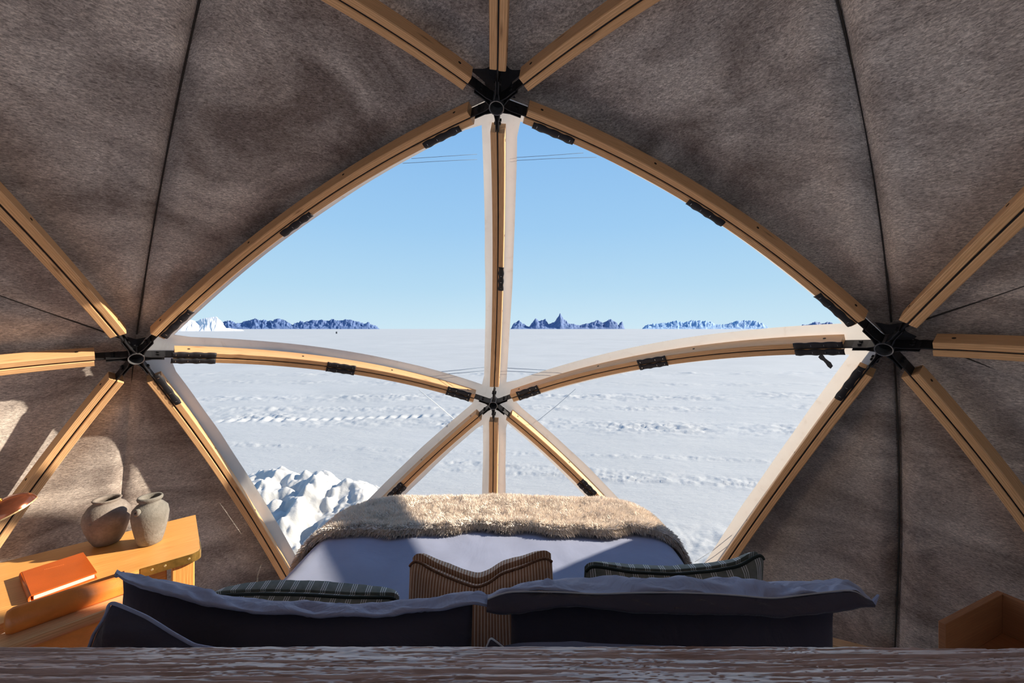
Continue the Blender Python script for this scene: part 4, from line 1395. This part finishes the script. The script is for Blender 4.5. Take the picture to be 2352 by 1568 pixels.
for px_, py_ in ((434, 1282), (379, 1300), (349, 1309)):
    q = at_z(px_, py_, DZ - 0.014)
    # push on to the front edge line
    s_ = (np.array(q[:2]) - A_) @ dF
    q2 = np.array([*(A_ + dF * s_ + dE * (-0.0022)), DZ - 0.015])
    MB().lathe([(0.0001, 0.0015), (0.004, 0.001), (0.0045, 0), (0.0001, 0)], q2, nf, 12).build('screw', M['screw'], desk)
# leg and panels below the top
def vbox(name, c2, hw, hd, z0, z1, mat, parent, d1=dF, d2=dE):
    return MB().box((c2[0], c2[1], (z0 + z1) / 2), (hw, hd, (z1 - z0) / 2), [(d1[0], d1[1], 0), (d2[0], d2[1], 0), (0, 0, 1)], 0.003).build(name, mat, parent)
vbox('leg', A_ + dE * 0.05 + dF * 0.055, 0.035, 0.035, FZ, DZ - 0.032, M['desk'], desk)
vbox('leg', A_ + dE * 0.37 + dF * 0.055, 0.035, 0.035, FZ, DZ - 0.032, M['desk'], desk)
vbox('leg', A_ + dE * 0.08 + dF * 0.83, 0.035, 0.035, FZ, DZ - 0.032, M['desk'], desk)
vbox('leg', A_ + dE * 0.33 + dF * 0.83, 0.035, 0.035, FZ, DZ - 0.032, M['desk'], desk)
vbox('apron_panel', A_ + dE * 0.09 + dF * 0.26, 0.15, 0.010, DZ - 0.30, DZ - 0.04, M['desk'], desk)
vbox('drawer', A_ + dE * 0.062 + dF * 0.20, 0.095, 0.018, DZ - 0.17, DZ - 0.045, M['desk'], desk)
k_ = A_ + dE * 0.036 + dF * 0.20
MB().lathe([(0.0001, 0.018), (0.008, 0.016), (0.010, 0.010), (0.005, 0.0)], (k_[0], k_[1], DZ - 0.10), nf, 16).build('knob', M['brass'], desk, True)

# book
bk = empty('book', (0, 0, 0), 'orange brown leather-covered book lying on the desk', 'book')
tz = 0.024
p = [at_z(*q, DZ + tz) for q in ((40, 1314), (82, 1361), (234, 1312), (181, 1272))]
bc_ = sum(p) / 4; bk.location = (bc_[0], bc_[1], DZ)
du = unit((p[2] - p[1] + p[3] - p[0])[:2]); th_ = math.radians(5.6); du = np.array([du[0] * math.cos(th_) - du[1] * math.sin(th_), du[0] * math.sin(th_) + du[1] * math.cos(th_)]); hl = np.linalg.norm((p[2] - p[1])[:2]) / 2
dv = np.array([-du[1], du[0]]); hw_ = np.linalg.norm((p[0] - p[1])[:2]) / 2
ax3 = [(du[0], du[1], 0), (dv[0], dv[1], 0), (0, 0, 1)]
def bb(name, z0, z1, l, w, mat, off=(0, 0), bev=0.001, par=None):
    c_ = bc_[:2] + du * off[0] + dv * off[1]
    return MB().box((c_[0], c_[1], DZ + (z0 + z1) / 2), (l, w, (z1 - z0) / 2), ax3, bev).build(name, mat, par or bk)
cov = bb('front_cover', tz - 0.004, tz, hl, hw_, M['book'])
bb('back_cover', 0.0005, 0.0045, hl, hw_, M['book'])
bb('pages', 0.0045, tz - 0.004, hl - 0.006, hw_ - 0.005, M['paper'])
# rounded spine on the left side
sp = []
for t in np.linspace(-math.pi / 2, math.pi / 2, 11):
    sp.append((-hl - math.cos(t) * 0.006 + 0.0, tz / 2 + math.sin(t) * (tz / 2 - 0.0005)))
P = np.zeros((len(sp), 2, 3))
for i, (a_, z_) in enumerate(sp):
    for j, s_ in enumerate((-1, 1)):
        q = bc_[:2] + du * a_ + dv * s_ * hw_
        P[i, j] = (q[0], q[1], DZ + z_)
mb = MB().grid(P)
mb.f.append(list(range(0, 22, 2))); mb.uv.append(None); mb.f.append(list(range(1, 22, 2))[::-1]); mb.uv.append(None)
mb.build('spine', M['book'], bk, True)
mb = MB()
e0 = at_z(100, 1308, DZ + tz)[:2]; e1 = at_z(147, 1296, DZ + tz)[:2]
ed = unit(e1 - e0); el = np.linalg.norm(e1 - e0); en = np.array([-ed[1], ed[0]])
for i in range(10):                 # blind-embossed line of lettering, too worn to read
    q = e0 + ed * el * (i + 0.5) / 10
    mb.box((q[0], q[1], DZ + tz + 0.0002), (0.0006, 0.0028, 0.0002), [(ed[0], ed[1], 0), (en[0], en[1], 0), (0, 0, 1)])
    mb.box((q[0] + ed[0] * .0018, q[1] + ed[1] * .0018, DZ + tz + 0.0002), (0.0014, 0.0005, 0.0002), [(ed[0], ed[1], 0), (en[0], en[1], 0), (0, 0, 1)])
mb.build('embossing', M['emboss'], bk)

# clay jars
def jar(c, prof, mat, label, lug=None, seed=0, wob=0.02):
    o = empty('clay_jar', c, label, 'jar')
    MB().lathe(prof, c, (0, 0, 1), 64, wob, seed).build('jar_body', mat, o, True)
    return o
p = at_z(345, 1246, DZ); cR = (p[0], p[1], DZ)
h_ = 0.197
pr_ = [(0.0001, 0.001), (0.034, 0.0), (0.041, 0.004), (0.052, 0.04), (0.061, 0.085), (0.0655, 0.12), (0.061, 0.147), (0.046, 0.164), (0.037, 0.171), (0.036, 0.176), (0.043, 0.183), (0.045, 0.191), (0.042, h_), (0.035, h_ - 0.001), (0.031, 0.185), (0.029, 0.17), (0.04, 0.155), (0.055, 0.12), (0.045, 0.05), (0.0001, 0.01)]
jr = jar(cR, [(a_ * 0.95, b_) for a_, b_ in pr_], M['clay_b'], 'smaller grey clay jar with a lug, right one on the desk', seed=5)
lg = np.array([cR[0] + 0.035 * 0.9 - 0.035, cR[1] - 0.052, DZ + 0.150])
MB().lathe([(0.006, -0.004), (0.0145, 0.0), (0.015, 0.006), (0.010, 0.011), (0.004, 0.010), (0.0035, 0.002)], lg, (-0.1, -1, 0.25), 20).build('lug', M['clay_b'], jr, True)
p = at_z(246, 1246, DZ); cL = (p[0], p[1], DZ)
pr_ = [(0.0001, 0.001), (0.036, 0.0), (0.045, 0.004), (0.060, 0.03), (0.075, 0.07), (0.082, 0.105), (0.078, 0.135), (0.062, 0.160), (0.048, 0.170), (0.044, 0.174), (0.047, 0.180), (0.050, 0.185), (0.048, 0.188), (0.040, 0.186), (0.036, 0.180), (0.038, 0.172), (0.06, 0.15), (0.07, 0.10), (0.05, 0.03), (0.0001, 0.01)]
jl = jar(cL, [(a_ * 0.93, b_) for a_, b_ in pr_], M['clay_a'], 'larger round brown clay jar, left one on the desk', seed=8)
# chipped scar
MB().lathe([(0.0001, 0.004), (0.007, 0.003), (0.010, 0)], (cL[0] + 0.005, cL[1] - 0.072, DZ + 0.11), (0, -1, 0.1), 14, 0.5, 3).build('chip', M['clay_b'], jl, True)

# lamp at the left edge
lp = at_y(24, 1172, 1.45)
la = empty('desk_lamp', (lp[0] - 0.12, lp[1] + 0.0, DZ), 'dark copper dome lamp shade at the left edge above the desk', 'lamp')
axs = unit(np.array([-0.307, -0.316, 0.891]))
sh = []
for t in np.linspace(0, math.pi / 2 * 0.98, 16):
    sh.append((0.070 * math.sin(t) + 0.0001, 0.050 * math.cos(t)))
inn = [(a_ * 0.965 + 0.0001, b_ * 0.965) for a_, b_ in sh[::-1]]
MB().lathe(sh, lp, axs, 40).build('lamp_shade', M['copper'], la, True)
MB().lathe(inn, lp, axs, 40).build('shade_lining', M['brass'], la, True)
MB().lathe([(0.067, -0.003), (0.0705, -0.003), (0.0705, 0.0015), (0.067, 0.0015), (0.067, -0.003)], lp, axs, 40).build('shade_rim', M['screw'], la)
q0 = lp + axs * 0.049
bx_ = np.array([lp[0] - 0.13, lp[1] - 0.18, DZ])
MB().tube([q0, q0 + np.array([-0.05, -0.02, 0.03]), q0 + np.array([-0.11, -0.09, 0.02]), bx_ + np.array([0, 0, 0.12]), bx_ + np.array([0, 0, 0.01])], 0.006, 10).build('lamp_arm', M['brass'], la, True)
MB().lathe([(0.0001, 0.018), (0.045, 0.016), (0.05, 0.010), (0.05, 0.0), (0.0001, 0.0)], bx_, (0, 0, 1), 32).build('lamp_base', M['copper'], la, True)

# leather chair in front of the desk
cdir = unit(np.array([-0.66, -0.75])); cnm = np.array([0.75, -0.66])
ch = empty('leather_chair', (-1.3, 1.15, FZ), 'chair with tan leather bolster on a pale wood rail in front of the desk', 'chair')
m0 = at_z(288, 1365, -0.90)[:2]          # rail upper edge, right
m1 = at_z(7, 1465, -0.90)[:2]            # rail upper edge, left
cd = unit(m1 - m0); cp = np.array([-cd[1], cd[0]])
if cp @ np.array([1, -1]) < 0: cp = -cp    # towards the bed
L0, L1 = -0.012, np.linalg.norm(m1 - m0) + 0.0
ctr = lambda s_, o_, z_: np.array([*(m0 + cd * s_ + cp * o_), z_])
def cbox(name, s0, s1, o0, o1, z0, z1, mat, bev=0.003, tilt=0.0):
    return MB().box(ctr((s0 + s1) / 2, (o0 + o1) / 2, (z0 + z1) / 2), ((s1 - s0) / 2, (o1 - o0) / 2, (z1 - z0) / 2), [(cd[0], cd[1], 0), (cp[0], cp[1], 0), (0, 0, 1)], bev).build(name, mat, ch)
rb = 0.037
pts = []; rad = []
for s_, r__ in ((L0, 0.015), (L0 + 0.004, 0.028), (L0 + 0.014, rb), (0, rb), (L1 / 2, rb), (L1 - 0.016, rb), (L1 - 0.004, rb - 0.006), (L1, 0.018)):
    pts.append(ctr(s_, -0.030, -0.872)); rad.append(r__)
MB().tube(pts, rad, 28).build('bolster', M['leather'], ch, True)
cbox('rail', L0 - 0.0, L1 + 0.10, -0.035, 0.050, -0.935, -0.902, M['strut'])
cbox('seat', L0 + 0.0, L1 + 0.10, 0.058, 0.24, -0.950, -0.925, M['leather'], 0.006)
cbox('rail', L0 - 0.02, L1 + 0.10, 0.24, 0.28, -0.97, -0.942, M['strut'])
for s_ in (L0, L1 + 0.02):
    for o_ in (0.026, 0.26):
        cbox('leg', s_ - 0.015, s_ + 0.015, o_ - 0.015, o_ + 0.015, FZ, -0.93 if o_ < .1 else -0.97, M['strut'])

# tray-topped bedside table at right
wc0 = at_z(2155, 1425, -1.0)[:2]; wc1 = at_z(2291, 1355, -1.0)[:2]
td = unit(wc1 - wc0); tp = np.array([td[1], -td[0]])
TL = np.linalg.norm(wc1 - wc0)
tb = empty('bedside_table', (wc0[0] + 0.2, wc0[1], FZ), 'brown wooden box-topped bedside table at the lower right edge', 'table')
def tbox(name, s0, s1, o0, o1, z0, z1, mat=M['tray']):
    c_ = wc0 + td * (s0 + s1) / 2 + tp * (o0 + o1) / 2
    return MB().box((c_[0], c_[1], (z0 + z1) / 2), ((s1 - s0) / 2, (o1 - o0) / 2, (z1 - z0) / 2), [(td[0], td[1], 0), (tp[0], tp[1], 0), (0, 0, 1)], 0.001).build(name, mat, tb)
tw = 0.018
tbox('side_wall', 0, TL, 0, tw, -1.34, -1.0)
tbox('side_wall', 0, TL, 0.46, 0.46 + tw, -1.34, -1.0)
tbox('back_wall', TL - tw, TL, tw, 0.46, -1.34, -1.0)
tbox('tray_floor', 0.0, TL - tw, tw, 0.46, -1.165, -1.145)
tbox('bottom_panel', 0.0, TL - tw, tw, 0.46, -1.34, -1.32)
for s_ in (0.03, TL - 0.03):
    for o_ in (0.03, 0.45):
        tbox('leg', s_ - 0.02, s_ + 0.02, o_ - 0.02, o_ + 0.02, FZ, -1.34)
